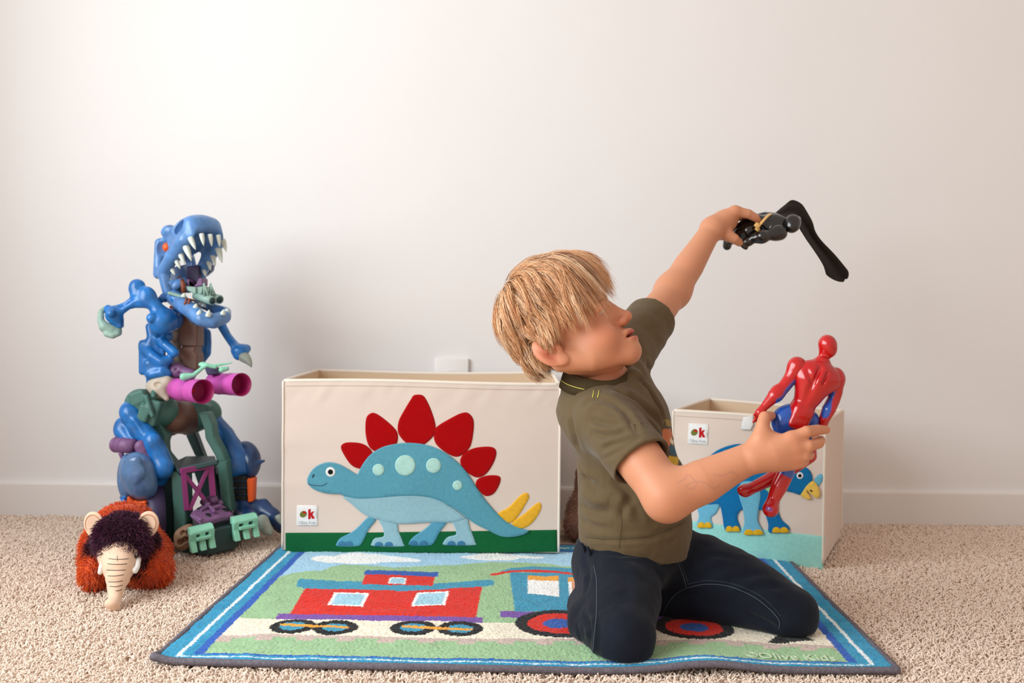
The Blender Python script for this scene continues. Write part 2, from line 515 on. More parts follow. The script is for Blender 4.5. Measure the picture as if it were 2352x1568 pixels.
def make_rug():
    root = thing('train_rug', 'blue bordered pile rug with a red and blue train picture on the carpet', 'rug', (0.03, 1.85, 0))
    h = 0.0017
    nu, nv = int(1.13 / h), int(0.76 / h)
    u, v = np.meshgrid(np.linspace(0, 1, nu + 1), np.linspace(0, 1, nv + 1), indexing='ij')
    P = sum(w[..., None] * q for w, q in zip(((1 - u) * (1 - v), u * (1 - v), u * v, (1 - u) * v), RUG_Q))
    P[..., 1] -= 0.013 * np.sin(math.pi * u) * (1 - v) ** 2
    x, y = P[..., 0], P[..., 1]
    # the picture, drawn as polygons on the rug plane
    jx = x + 0.0006 * rng.standard_normal(x.shape); jy = y + 0.0006 * rng.standard_normal(x.shape)
    C = np.zeros(x.shape + (3,)); C[:] = lin((170, 212, 236))
    def fill(col, pts, conv=R1, smooth=0):
        q = [gxy(conv(*p)) for p in pts]
        if smooth: q = spline(q, smooth)
        C[inside(q, jx, jy)] = lin(col)
    def disc(col, c, r, conv=R1, ang=None):
        q = gxy(conv(*c)); C[(jx - q[0]) ** 2 + (jy - q[1]) ** 2 < r * r] = lin(col)
    white = (250, 250, 248); red = (222, 44, 28); green = (160, 196, 150); teal = (66, 154, 186); cream = (246, 236, 214); purple = (126, 84, 168)
    black = (24, 22, 24); tie = (206, 184, 174); orange = (240, 168, 60); lblue = (170, 214, 232); blue = (52, 96, 178)
    fill(white, [(832, 98), (870, 82), (950, 80), (1000, 66), (1100, 68), (1200, 75), (1270, 85), (1330, 92), (1388, 103), (1370, 113), (1300, 112), (1200, 112), (1150, 118), (1000, 117), (900, 112)], smooth=5)
    fill(white, [(1590, 88), (1640, 78), (1700, 68), (1800, 66), (1880, 75), (1950, 82), (2018, 86), (2000, 95), (1900, 95), (1850, 103), (1720, 103), (1640, 98)], smooth=5)
    fill(green, [(500, 230), (640, 200), (700, 180), (760, 165), (830, 158), (880, 158), (930, 135), (1000, 122), (1100, 125), (1180, 132), (1250, 142), (1350, 135), (1480, 130), (1560, 128), (1620, 120), (1750, 112), (1900, 114), (2030, 118), (2100, 130), (2200, 142), (2500, 160), (2900, 170), (3300, 160), (3900, 900), (0, 900), (100, 500)])
    top = [(300, 396), (640, 398), (1000, 405), (1500, 415), (2200, 426), (2700, 440), (3150, 448), (3600, 452)]
    low = [(3700, 600), (3350, 598), (3230, 597), (3000, 590), (2800, 570), (2620, 562), (2420, 562), (2150, 505), (1600, 500), (1100, 490), (640, 478), (300, 490)]
    low = [(3700, 550), (3508, 542), (3348, 532), (3160, 526), (3000, 518), (2850, 512), (2600, 516), (2420, 505), (2150, 503), (1600, 500), (1100, 490), (640, 478), (300, 490)]
    fill(cream, top + low)
    lw = low[::-1]
    fill(tie, lw + [(p[0], p[1] + 13) for p in low])
    for i in range(17):
        cx = 330 + i * 212 * (1 - 0.004 * i); cy = np.interp(cx, [p[0] for p in lw], [p[1] for p in lw])
        fill(tie, [(cx + 22, cy + 5), (cx + 100, cy + 6), (cx + 88, cy + 30), (cx - 2, cy + 29)])
    # caboose
    fill(red, [(800, 245), (1703, 235), (1672, 392), (718, 384)])
    fill(teal, [(775, 198), (1090, 212), (1470, 220), (1750, 200), (1766, 210), (1760, 230), (1700, 236), (1480, 252), (1300, 259), (1000, 250), (800, 247), (758, 238), (760, 212)])
    fill(red, [(1108, 176), (1464, 180), (1450, 233), (1090, 226)])
    fill(blue, [(1108, 154), (1480, 163), (1478, 186), (1280, 178), (1098, 176)])
    for w in ([(1234, 189), (1318, 190), (1310, 223), (1222, 221)], [(950, 267), (1127, 270), (1096, 339), (912, 334)], [(1370, 267), (1535, 262), (1513, 331), (1342, 337)]):
        fill(white, w); c = np.mean(w, 0); fill(lblue, [c + (np.array(p) - c) * 0.82 for p in w])
    fill(purple, [(665, 375), (1704, 392), (1704, 419), (645, 399)])
    for c in ((738, 438), (955, 445), (1350, 447), (1592, 450)):
        disc(black, c, 0.0385); disc(teal, c, 0.0215)
    for a, b_ in (((675, 431), (1022, 443)), ((1295, 441), (1652, 455))):
        mx = (a[0] + b_[0]) / 2; my = (a[1] + b_[1]) / 2
        fill(orange, [(a[0], a[1] - 7), (mx - 20, my - 4), (mx + 20, my - 4), (b_[0], b_[1] - 6), (b_[0], b_[1] + 6), (mx + 20, my + 8), (mx - 20, my + 8), (a[0], a[1] + 6)])
    # locomotive
    fill(teal, [(1790, 160), (1850, 144), (1950, 134), (2100, 138), (2260, 160), (2330, 176), (2300, 182), (2100, 162), (1900, 158)])
    fill(red, [(1745, 170), (1850, 156), (1950, 150), (2050, 155), (2200, 172), (2330, 188), (2330, 200), (2200, 184), (2050, 166), (1900, 163), (1748, 179)])
    fill(teal, [(1842, 166), (2050, 166), (2290, 196), (2300, 366), (1870, 362)])
    fill(teal, [(2290, 260), (3000, 280), (3060, 400), (2300, 400)])
    fill(red, [(2520, 262), (2580, 264), (2600, 400), (2535, 400)])
    fill(white, [(1935, 180), (2092, 184), (2096, 288), (1935, 271)]); fill(orange, [(1935, 180), (2092, 184), (2093, 210), (1937, 201)])
    fill(white, [(2140, 190), (2262, 198), (2270, 300), (2148, 292)]); fill(orange, [(2140, 190), (2262, 198), (2263, 222), (2141, 214)])
    fill(blue, [(1880, 392), (1990, 396), (1990, 428), (1886, 420)])
    fill(purple, [(1797, 360), (3100, 392), (3100, 420), (1795, 393)])
    for c, k in (((2092, 424), 1), ((2782, 446), 0.90)):
        disc(black, c, 0.074 * k); disc(red, c, 0.053 * k); disc(blue, c, 0.0265 * k)
    fill(black, [(940, 545), (1060, 520), (1168, 568), (1000, 586), (900, 580)], R2)
    # border: measured in metres from the edges
    eu = np.minimum(u, 1 - u) * 1.122; ev = np.minimum(v, 1 - v) * 0.757
    e = np.minimum(eu, np.where(v < .5, v * 0.757 * 2.6, ev)) + 0.0005 * rng.standard_normal(x.shape)
    bt = np.array([lin((44, 140, 184)), lin((60, 160, 196))])
    tone = (0.5 + 0.5 * vnoise(x * 60, y * 60, 0, 4))[..., None]
    C = np.where((e < 0.068)[..., None], lin((46, 96, 186)), C)
    C = np.where((e < 0.054)[..., None], bt[0] * tone + bt[1] * (1 - tone), C)
    C = np.where((np.abs(e - 0.0335) < 0.0033)[..., None], lin((236, 244, 246)), C)
    C *= (1 + 0.07 * vnoise(x * 420, y * 420, 0, 1) + 0.05 * vnoise(x * 60, y * 60, 0, 2))[..., None]
    z = RZ + 0.0009 * vnoise(x * 430, y * 430, 0, 3) + 0.0005 * rng.standard_normal(x.shape) + 0.0012 * vnoise(x * 30, y * 30, 0, 5) + rug_bump(x, y)
    z -= 0.006 * np.clip(1 - np.minimum(eu, ev) / 0.008, 0, 1) ** 2
    vv = np.stack([x, y, z], -1).reshape(-1, 3)
    i = np.arange((nu + 1) * (nv + 1)).reshape(nu + 1, nv + 1)
    f = np.stack([i[:-1, :-1], i[1:, :-1], i[1:, 1:], i[:-1, 1:]], -1).reshape(-1, 4)
    part('pile', vv, f, mat('rug_pile', rough=0.95, spec=0.08, vc=True, sheen=0.15), root, True, np.clip(C.reshape(-1, 3), 0, 1))
    # overlocked edge
    pts = []
    for k in range(4):
        a, b_ = RUG_Q[k], RUG_Q[(k + 1) % 4]; n = 380 if k % 2 == 0 else 260
        for t in np.arange(n) / n: pts.append(a + (b_ - a) * t - (V(0, 0.013 * math.sin(math.pi * t)) if k == 0 else 0))
    pts = np.array(pts)
    zc = 0.0045 + rug_bump(pts[:, 0], pts[:, 1])
    # the near left corner curls up a little
    zc += 0.006 * np.exp(-(((pts - RUG_Q[0]) ** 2).sum(1)) / 0.02 ** 2)
    P3 = np.column_stack([pts, zc])
    r = 0.0058 + 0.0005 * np.where(np.arange(len(P3)) % 2, 1, -1)
    b = MB(); b.tube(P3, r, 8, closed=True)
    b.build('edge_binding', mat('binding_yarn', (112, 106, 114), rough=0.9, spec=0.1, var=0.25, vscale=250), root)
    # woven signature near the right front corner
    tc = bpy.data.curves.new('lettering', 'FONT'); tc.body = '\u00a9Olive Kids'; tc.size = 0.036; tc.extrude = 0.0004; tc.space_character = 1.05
    to = bpy.data.objects.new('tmp', tc); COL.objects.link(to)
    dg = bpy.context.evaluated_depsgraph_get(); tm = bpy.data.meshes.new_from_object(to.evaluated_get(dg))
    bpy.data.objects.remove(to)
    bm = bmesh.new(); bm.from_mesh(tm); bmesh.ops.subdivide_edges(bm, edges=[e_ for e_ in bm.edges if e_.calc_length() > 0.004], cuts=2)
    tv, tf = from_bm(bm)
    p0 = G(*R2(778, 676), RZ); p1 = G(*R2(1290, 688), RZ); d = p1 - p0; sx = np.linalg.norm(d) / tv[:, 0].max(); d /= np.linalg.norm(d); nrm = V(-d[1], d[0], 0)
    w = p0 + np.outer(tv[:, 0] * sx, d) + np.outer(tv[:, 1] * 1.0, nrm)
    w[:, 2] = RZ + 0.0010 + rug_bump(w[:, 0], w[:, 1]) + tv[:, 2]
    part('lettering', w, tf, mat('lettering_yarn', (212, 228, 198), rough=0.95, spec=0.05), root, False)
    return root
make_rug()
# ------------------------------------------------------------------ fabric toy boxes
M_canvas = mat('cream_canvas', (226, 208, 196), rough=0.85, bump=0.25, bscale=900, spec=0.15, bdist=0.0006)
M_lining = mat('box_lining', (222, 196, 166), rough=0.85, bump=0.2, bscale=700, spec=0.15, bdist=0.0006)
M_piping = mat('box_piping', (238, 226, 212), rough=0.8, spec=0.15)
M_thread_cream = mat('cream_thread', (206, 188, 168), rough=0.8, spec=0.1)
FELT = {}
def felt_mat(key, col):
    if key not in FELT:
        FELT[key] = mat('felt_' + key, col, rough=0.95, bump=0.5, bscale=700, var=0.06, vscale=160, spec=0.06, sheen=0.1, bdist=0.001)
    return FELT[key]

class Panel:
    """a box face: origin, unit axes along and up, outward normal, and its own fabric waviness"""
    def __init__(s, o, ex, ez, n, w, h, conv, disp):
        s.o, s.ex, s.ez, s.n, s.w, s.h, s.conv, s.disp = o, ex, ez, n, w, h, conv, disp
    def uv(s, p):
        px, py = s.conv(*p); d = ray(px, py); t = ((s.o - CAM) @ s.n) / (d @ s.n); q = CAM + t * d - s.o
        return V(q @ s.ex, q @ s.ez)
    def xyz(s, a, b, off=0.0):
        a = np.asarray(a, float); b = np.asarray(b, float)
        return s.o + np.multiply.outer(a, s.ex) + np.multiply.outer(b, s.ez) + np.multiply.outer(s.disp(a, b) + off, s.n)

def inset(poly, d):
    P = np.asarray(poly); T = np.roll(P, -1, 0) - np.roll(P, 1, 0); T /= np.linalg.norm(T, axis=1)[:, None] + 1e-9
    area2 = np.sum(P[:, 0] * np.roll(P[:, 1], -1) - np.roll(P[:, 0], -1) * P[:, 1])
    N = np.stack([-T[:, 1], T[:, 0]], 1) * (1 if area2 > 0 else -1)
    return P + N * d
def felt_piece(name, panel, pts, material, parent, base=0.0, th=0.0016, n=6, step=0.007, smooth=True, straight=False, puff=0.0):
    q = [panel.uv(p) for p in pts]
    P = spline(q, n) if not straight else np.array(q)
    keep = [P[0]]
    for p in P[1:]:
        if np.linalg.norm(p - keep[-1]) > 0.0008: keep.append(p)
    if np.linalg.norm(keep[0] - keep[-1]) < 0.0008: keep.pop()
    P = np.array(keep)
    if straight:                                   # subdivide long straight edges so that they follow the cloth
        out = []
        for i in range(len(P)):
            a, b = P[i], P[(i + 1) % len(P)]; k = max(1, int(np.linalg.norm(b - a) / 0.012))
            out += [a + (b - a) * j / k for j in range(k)]
        P = np.array(out)
    lo, hi = P.min(0), P.max(0)
    gx, gy = np.meshgrid(np.arange(lo[0] + step / 2, hi[0], step), np.arange(lo[1] + step / 2, hi[1], step))
    gp = np.stack([gx.ravel(), gy.ravel()], 1)
    I1 = inset(P, 0.0012)
    gp = gp[inside(I1, gp[:, 0], gp[:, 1])]
    if len(gp):
        dmin = np.min(np.linalg.norm(gp[:, None] - P[None], axis=2), 1); gp = gp[dmin > 0.0025]
    nb = len(P)
    I1 = I1[inside(P, I1[:, 0], I1[:, 1])]
    allp = [Vector(p) for p in P] + [Vector(p) for p in I1] + [Vector(p) for p in gp]
    cv, ce, cf, ov, oe, of = delaunay_2d_cdt(allp, [], [list(range(nb))], 1, 1e-6)
    cv = np.array([tuple(p) for p in cv])
    dist = np.min(np.linalg.norm(cv[:, None] - P[None], axis=2), 1)
    hgt = base + th * (0.35 + 0.65 * np.sqrt(np.clip(dist / 0.0014, 0, 1))) + puff * (1 - np.exp(-dist / 0.01))
    v = panel.xyz(cv[:, 0], cv[:, 1], hgt)
    faces = []
    for fc in cf:
        a, b, c = [cv[i] for i in fc[:3]]
        if (b[0] - a[0]) * (c[1] - a[1]) - (b[1] - a[1]) * (c[0] - a[0]) < 0: fc = fc[::-1]
        faces.append(tuple(fc))
    if np.dot(np.cross(panel.ex, panel.ez), panel.n) < 0: faces = [t[::-1] for t in faces]
    # skirt
    a0 = len(v); sk = panel.xyz(P[:, 0], P[:, 1], 0.0 * P[:, 0] + base * 0.5 - 0.0006)
    kd = [int(np.argmin(((cv - p) ** 2).sum(1))) for p in P]
    v = np.concatenate([v, sk])
    area2 = np.sum(P[:, 0] * np.roll(P[:, 1], -1) - np.roll(P[:, 0], -1) * P[:, 1])
    flip = (area2 > 0) != (np.dot(np.cross(panel.ex, panel.ez), panel.n) > 0)
    for i in range(nb):
        j = (i + 1) % nb; t = (kd[i], a0 + i, a0 + j, kd[j])
        faces.append(t[::-1] if flip else t)
    o = part(name, v, faces, material, parent, smooth)
    return o, P
def stitch(panel, P, material, parent, d=0.004, off=0.0016, r=0.00042, name='stitching', closed=True):
    I = inset(P, d) if closed else np.asarray(P)
    if closed:
        ok = np.min(np.linalg.norm(I[:, None] - P[None], axis=2), 1) > d * 0.93
        I = I[ok]
    if len(I) < 4: return
    # resample and leave gaps: dashes
    L = np.concatenate([[0], np.cumsum(np.linalg.norm(np.diff(np.vstack([I, I[:1]]) if closed else I, axis=0), axis=1))])
    src = np.vstack([I, I[:1]]) if closed else I
    tot = L[-1]; nd = max(4, int(tot / 0.0036)); b = MB()
    for k in range(nd):
        t = np.array([k, k + 0.36, k + 0.72]) / nd * tot
        x = np.interp(t, L, src[:, 0]); y = np.interp(t, L, src[:, 1])
        if np.hypot(x[2] - x[0], y[2] - y[0]) > 0.006: continue
        b.tube(panel.xyz(x, y, np.array([off - 0.0002, off + 0.0002, off - 0.0002])), r, 4)
    if b.n: b.build(name, material, parent, smooth=False)

def fabric_box(name, label, loc, w, dp, h, yaw, conv, disp_front, top_tilt=0.0):
    """open canvas box; front bottom left corner at loc, long side along local x turned by yaw"""
    root = thing(name, label, 'storage box', loc, None)
    ca, sa = math.cos(yaw), math.sin(yaw)
    ex, ey, ez = V(ca, sa, 0), V(-sa, ca, 0), V(0, 0, 1)
    loc = np.asarray(loc, float)
    def at(x, y, z): return loc + x * ex + y * ey + z * ez
    def H(x, y):                       # rim height: cloth boxes are never quite level
        return h + top_tilt * (1 - x / w) + 0.0025 * math.sin(x * 9 + y * 5)
    wt = 0.006
    nx, nz = max(10, int(w / 0.009)), max(10, int(h / 0.009))
    zero = lambda a, b: 0.0 * np.asarray(a, float)
    def face(nm, o, ax, n, width, hfun, disp, m, flip):
        p = Panel(o, ax, ez, n, width, h, conv, disp)
        k = max(10, int(width / 0.008)); a = np.linspace(0, width, k + 1); t = np.linspace(0, 1, nz + 1)
        A, T = np.meshgrid(a, t, indexing='ij'); Hh = np.array([hfun(q) for q in a])[:, None]
        v = p.xyz(A, T * Hh).reshape(-1, 3); i = np.arange((k + 1) * (nz + 1)).reshape(k + 1, nz + 1)
        f = np.stack([i[:-1, :-1], i[1:, :-1], i[1:, 1:], i[:-1, 1:]], -1).reshape(-1, 4)
        if flip: f = f[:, ::-1]
        part(nm, v, f, m, root); return p
    soft = lambda s: (lambda a, b: 0.0025 * vnoise(np.asarray(a) * 9, np.asarray(b) * 9, 0, s) * np.sin(np.clip(np.asarray(b) / h, 0, 1) * math.pi))
    front = face('front_panel', at(0, 0, 0), ex, -ey, w, lambda q: H(q, 0), disp_front, M_canvas, False)
    face('side_panel', at(w, 0, 0), ey, ex, dp, lambda q: H(w, q), soft(11), M_canvas, False)
    face('side_panel', at(0, 0, 0), ey, -ex, dp, lambda q: H(0, q), soft(12), M_canvas, True)
    face('back_panel', at(0, dp, 0), ex, ey, w, lambda q: H(q, dp), zero, M_canvas, True)
    # lining
    face('front_lining', at(wt, wt, 0), ex, -ey, w - 2 * wt, lambda q: H(q, 0) - 0.001, zero, M_lining, True)
    face('back_lining', at(wt, dp - wt, 0), ex, ey, w - 2 * wt, lambda q: H(q, dp) - 0.001, soft(13), M_lining, False)
    face('side_lining', at(wt, wt, 0), ey, -ex, dp - 2 * wt, lambda q: H(0, q) - 0.001, soft(14), M_lining, False)
    face('side_lining', at(w - wt, wt, 0), ey, ex, dp - 2 * wt, lambda q: H(w, q) - 0.001, soft(15), M_lining, True)
    b = MB(); b.box(at(w / 2, dp / 2, 0.006), (w / 2 - 0.004, dp / 2 - 0.004, 0.004), rot=np.stack([ex, ey, ez], 1)); b.build('bottom_panel', M_lining, root, smooth=False)
    # piping: rim, then the four uprights
    rim = []
    for (x0, y0), (x1, y1) in zip([(0, 0), (w, 0), (w, dp), (0, dp)], [(w, 0), (w, dp), (0, dp), (0, 0)]):
        n_ = int(max(abs(x1 - x0), abs(y1 - y0)) / 0.012)
        for t in np.arange(n_) / n_:
            x, y = x0 + (x1 - x0) * t, y0 + (y1 - y0) * t
            p = at(min(max(x, 0.003), w - 0.003), min(max(y, 0.003), dp - 0.003), H(x, y))
            if y == 0: p = p - ey * float(disp_front(np.array(x), np.array(H(x, 0))))
            rim.append(p)
    b = MB(); b.tube(rim, 0.0042, 8, closed=True); b.build('rim_piping', M_piping, root)
    for x, y in ((0, 0), (w, 0), (w, dp), (0, dp)):
        zz = np.linspace(0.003, H(x, y), 24)
        b = MB(); b.tube([at(x, y, z) + (0 if y else 1) * -ey * float(disp_front(np.array(x), np.array(z))) for z in zz], 0.0028, 6); b.build('corner_piping', M_piping, root)
    return root, front, at, H
def hem_stitch(front, H, w, root, drop=0.011):
    x = np.linspace(0.006, w - 0.006, 200)
    stitch(front, np.stack([x, np.array([H(q, 0) for q in x]) - drop], 1), M_thread_cream, root, closed=False, off=0.0006, r=0.0006, name='hem_stitching')
M_label = mat('woven_label', (240, 239, 238), rough=0.7, bump=0.2, bscale=900, spec=0.2)
M_olive = mat('olive_print', (116, 120, 54), rough=0.8, spec=0.1)
M_redprint = mat('red_print', (196, 28, 38), rough=0.8, spec=0.1)
M_greyprint = mat('grey_print', (176, 178, 184), rough=0.8, spec=0.1)
def logo_label(panel, root, c0, c1, c2, c3):
    """white woven label: corners (top left, top right, bottom right, bottom left) in picture coordinates of the panel's crop"""
    o, P = felt_piece('woven_label', panel, [c0, c1, c2, c3], M_label, root, 0.0006, 0.0012, straight=True)
    q = [panel.uv(p) for p in (c0, c1, c2, c3)]
    def at(s, t): return (q[0] * (1 - s) + q[1] * s) * (1 - t) + (q[3] * (1 - s) + q[2] * s) * t
    def flat(nm, poly, m, off):
        P2 = np.array([at(*p) for p in poly]); v = panel.xyz(P2[:, 0], P2[:, 1], np.full(len(P2), off))
        f = tuple(range(len(P2))); n = np.cross(v[1] - v[0], v[2] - v[0])
        # thickness of a thread
        vv = np.concatenate([v, v - panel.n * 0.0004]); k = len(v)
        fs = [f] + [(i, (i + 1) % k, k + (i + 1) % k, k + i) for i in range(k)]
        bm = bmesh.new(); bvs = [bm.verts.new(p) for p in vv]
        for t in fs:
            bm.faces.new([bvs[i] for i in t])
        bmesh.ops.recalc_face_normals(bm, faces=bm.faces[:]); bmesh.ops.triangulate(bm, faces=bm.faces[:])
        v2, f2 = from_bm(bm); part(nm, v2, f2, m, o, False)
    a = np.linspace(0, 2 * math.pi, 28, endpoint=False); t = math.radians(-38)
    ol = [(0.315 + 0.178 * math.cos(x) * math.cos(t) - 0.15 * math.sin(x) * math.sin(t), 0.42 + 0.178 * math.cos(x) * math.sin(t) + 0.15 * math.sin(x) * math.cos(t)) for x in a]
    flat('olive_mark', ol, M_olive, 0.0024)
    flat('pimento_mark', [(0.375 + 0.085 * math.cos(x), 0.335 + 0.055 * math.sin(x) + 0.02 * math.cos(x)) for x in a], M_redprint, 0.0029)
    flat('letter_k', [(0.55, 0.19), (0.665, 0.16), (0.665, 0.385), (0.72, 0.30), (0.845, 0.275), (0.755, 0.42), (0.875, 0.635), (0.735, 0.645), (0.672, 0.50), (0.668, 0.655), (0.555, 0.665)], M_redprint, 0.0024)
    tc = bpy.data.curves.new('small_lettering', 'FONT'); tc.body = 'Olive Kids'; tc.size = 1; tc.space_character = 1.0
    to = bpy.data.objects.new('tmp', tc); COL.objects.link(to)
    dg = bpy.context.evaluated_depsgraph_get(); tm = bpy.data.meshes.new_from_object(to.evaluated_get(dg)); bpy.data.objects.remove(to)
    tv = np.array([p.co[:] for p in tm.vertices]); tf = [tuple(p.vertices) for p in tm.polygons]
    sx = 0.80 / tv[:, 0].max(); ys = 0.145 / 0.7
    P2 = np.array([at(0.1 + x * sx, 0.905 - y * ys) for x, y in tv[:, :2]])
    part('small_lettering', panel.xyz(P2[:, 0], P2[:, 1], np.full(len(P2), 0.0024)), tf, M_greyprint, o, False)
    stitch(panel, P, M_piping, root, d=0.002, off=0.0018, r=0.0003)

# ---- the large toy box with the plated dinosaur
BX0, BX1, BY = -0.499, 0.107, 2.138
def KB(x, y): return (640 + x * 0.29969, 820 + y * 0.29969)
def disp_big(a, b):
    a = np.asarray(a, float); b = np.asarray(b, float)
    s = np.sin(np.clip(b / 0.38, 0, 1) * math.pi) * np.sin(np.clip(a / 0.606, 0, 1) * math.pi)
    top = np.exp(-((b - 0.345) / 0.02) ** 2) * 0.0016 * vnoise(a * 55 - b * 40, b * 22, 0, 21)
    lft = np.exp(-(a / 0.09) ** 2) * 0.0022 * vnoise(a * 7, b * 42, 0, 22) * np.sin(np.clip(b / 0.38, 0, 1) * math.pi)
    return 0.003 * s + 0.0016 * vnoise(a * 11, b * 13, 0, 23) * s + top + lft + 0.0009 * vnoise(a * 16 + b * 12, b * 30, 0, 24) * s
box, fp, bat, bH = fabric_box('toy_box', 'large cream canvas toy box with a blue plated dinosaur in felt', (BX0, BY, 0.0125), BX1 - BX0, 0.375, 0.371, 0.0, KB, disp_big)
hem_stitch(fp, bH, BX1 - BX0, box)
o, P = felt_piece('grass_band', fp, [(52, 1345), (700, 1342), (1300, 1334), (2133, 1322), (2137, 1492), (1400, 1500), (700, 1506), (52, 1508)], felt_mat('green', (20, 96, 54)), box, 0, 0.0014, straight=True)
RED = felt_mat('red', (170, 5, 9)); TEAL = felt_mat('teal', (92, 158, 178)); PALE = felt_mat('pale_blue', (150, 190, 202)); MINT = felt_mat('mint', (178, 220, 210)); YEL = felt_mat('yellow', (240, 180, 52)); TOE = felt_mat('toe_blue', (66, 122, 158)); LEGT = felt_mat('leg_teal', (92, 160, 186))
M_th_red = mat('red_thread', (168, 12, 16), rough=0.8); M_th_teal = mat('teal_thread', (72, 134, 158), rough=0.8); M_th_pale = mat('pale_thread', (124, 166, 182), rough=0.8); M_th_mint = mat('mint_thread', (148, 196, 188), rough=0.8)
def applique(name, pts, m, base, th=0.0017, thread=None, panel=None, parent=None, n=6, d=0.0042):
    panel = panel or fp; parent = parent or box
    o, P = felt_piece(name, panel, pts, m, parent, base, th, n)
    if thread: stitch(panel, P, thread, o, d=d, off=base + th - 0.0001, r=0.00038)
    return o
PLATES = [[(478, 690), (510, 655), (590, 652), (660, 668), (718, 720), (722, 790), (680, 840), (620, 852), (560, 826), (510, 760)],
          [(670, 475), (700, 432), (745, 430), (820, 480), (895, 550), (915, 600), (905, 660), (850, 712), (770, 728), (700, 690), (668, 590)],
          [(1015, 320), (1040, 290), (1100, 290), (1135, 330), (1175, 420), (1203, 520), (1195, 590), (1140, 650), (1080, 680), (1010, 672), (950, 630), (915, 570), (920, 490), (960, 410)],
          [(1340, 455), (1410, 425), (1455, 428), (1492, 475), (1494, 560), (1470, 680), (1410, 745), (1350, 760), (1270, 720), (1205, 660), (1190, 590), (1215, 530)],
          [(1440, 720), (1520, 690), (1630, 686), (1668, 720), (1655, 790), (1610, 870), (1560, 912), (1500, 915), (1420, 860), (1392, 800), (1405, 755)],
          [(1530, 930), (1600, 905), (1680, 906), (1702, 935), (1680, 1000), (1640, 1050), (1580, 1060), (1530, 1010), (1510, 970)]]
for p in PLATES: applique('back_plate', p, RED, 0.0, 0.0017, M_th_red)
for p in ([(1680, 1200), (1760, 1150), (1820, 1090), (1870, 1045), (1905, 1040), (1920, 1070), (1890, 1130), (1840, 1210), (1790, 1262), (1730, 1262)],
          [(1790, 1268), (1880, 1200), (1950, 1140), (1990, 1112), (2012, 1125), (2008, 1170), (1960, 1250), (1900, 1300), (1840, 1310)]):
    applique('tail_spike', p, YEL, 0.0, 0.0017)
LEGS = [([(690, 1224), (745, 1245), (690, 1320), (640, 1420), (600, 1446), (455, 1446), (448, 1420), (480, 1380), (560, 1340), (620, 1290)], LEGT, 0.0014, [(490, 540), (1420, 1420)]),
        ([(1190, 1255), (1290, 1255), (1240, 1330), (1190, 1420), (1150, 1440), (1012, 1440), (1005, 1410), (1040, 1370), (1100, 1330), (1150, 1290)], LEGT, 0.0014, [(1035, 1112), (1415, 1415)]),
        ([(775, 1245), (900, 1262), (920, 1330), (955, 1420), (945, 1448), (730, 1445), (716, 1418), (740, 1385), (805, 1370), (800, 1310)], PALE, 0.0014, [(770, 846), (1425, 1425)]),
        ([(1325, 1240), (1440, 1230), (1465, 1300), (1505, 1410), (1495, 1438), (1280, 1438), (1266, 1412), (1300, 1375), (1360, 1355), (1350, 1300)], PALE, 0.0014, [(1325, 1400), (1418, 1418)])]
for pts, m, bs, toes in LEGS:
    lg = applique('leg', pts, m, bs, 0.0017, M_th_teal if m is LEGT else M_th_pale)
    for tx, ty in zip(*toes):
        felt_piece('toe', fp, [(tx - 34, ty + 20), (tx - 34, ty + 20), (tx - 26, ty - 4), (tx, ty - 14), (tx + 26, ty - 4), (tx + 34, ty + 20), (tx + 34, ty + 20), (tx, ty + 21)], TOE, lg, bs + 0.0016, 0.0008)
applique('belly', [(498, 1066), (620, 1076), (760, 1072), (900, 1060), (1050, 1058), (1180, 1076), (1290, 1126), (1440, 1232), (1440, 1232), (1330, 1262), (1180, 1262), (1000, 1272), (890, 1270), (760, 1242), (650, 1196), (560, 1120)], PALE, 0.0024, 0.0017, M_th_pale)
applique('body', [(222, 950), (240, 890), (290, 835), (370, 804), (450, 812), (520, 845), (575, 880), (608, 896), (608, 896), (640, 830), (700, 750), (790, 690), (900, 662), (1030, 655), (1160, 676), (1280, 730), (1380, 810), (1450, 890), (1520, 1000), (1600, 1110), (1680, 1200), (1760, 1268), (1840, 1305), (1922, 1325), (1922, 1325), (1880, 1355), (1790, 1374), (1700, 1368), (1600, 1320), (1500, 1270), (1400, 1195), (1300, 1130), (1180, 1078), (1050, 1058), (900, 1062), (750, 1076), (610, 1080), (520, 1064), (470, 1046), (400, 1042), (330, 1030), (260, 1000)], TEAL, 0.0030, 0.0018, M_th_teal)
for cx, cy, r in ((769, 858, 45), (974, 824, 78), (1190, 826, 57), (1372, 978, 37)):
    applique('back_spot', [(cx + r * math.cos(t), cy + r * math.sin(t)) for t in np.linspace(0, 2 * math.pi, 14, endpoint=False)], MINT, 0.0047, 0.0015, M_th_mint, d=0.0035)
M_black = mat('black_felt', (16, 16, 18), rough=0.8, spec=0.2); M_white = mat('white_felt', (240, 238, 234), rough=0.9, spec=0.1); M_dteal = mat('dark_teal_thread', (34, 74, 96), rough=0.8)
circ = lambda cx, cy, r, k=14: [(cx + r * math.cos(t), cy + r * math.sin(t)) for t in np.linspace(0, 2 * math.pi, k, endpoint=False)]
ey_ = applique('eye', circ(402, 875, 37), M_white, 0.0047, 0.0012)
felt_piece('pupil', fp, circ(402, 875, 20), M_black, ey_, 0.0058, 0.0008)
b = MB()
P = np.array([fp.uv(p) for p in spline([(228, 965), (260, 975), (310, 980), (350, 976), (375, 960)], 6, False)]); b.tube(fp.xyz(P[:, 0], P[:, 1], np.full(len(P), 0.0049)), 0.0008, 5)
b.build('mouth_stitching', M_dteal, box)
felt_piece('nostril', fp, [(258, 918), (262, 902), (272, 892), (281, 894), (278, 908), (268, 920)], M_dteal, box, 0.0046, 0.0007)
logo_label(fp, box, (142, 1135), (300, 1135), (300, 1292), (138, 1290))
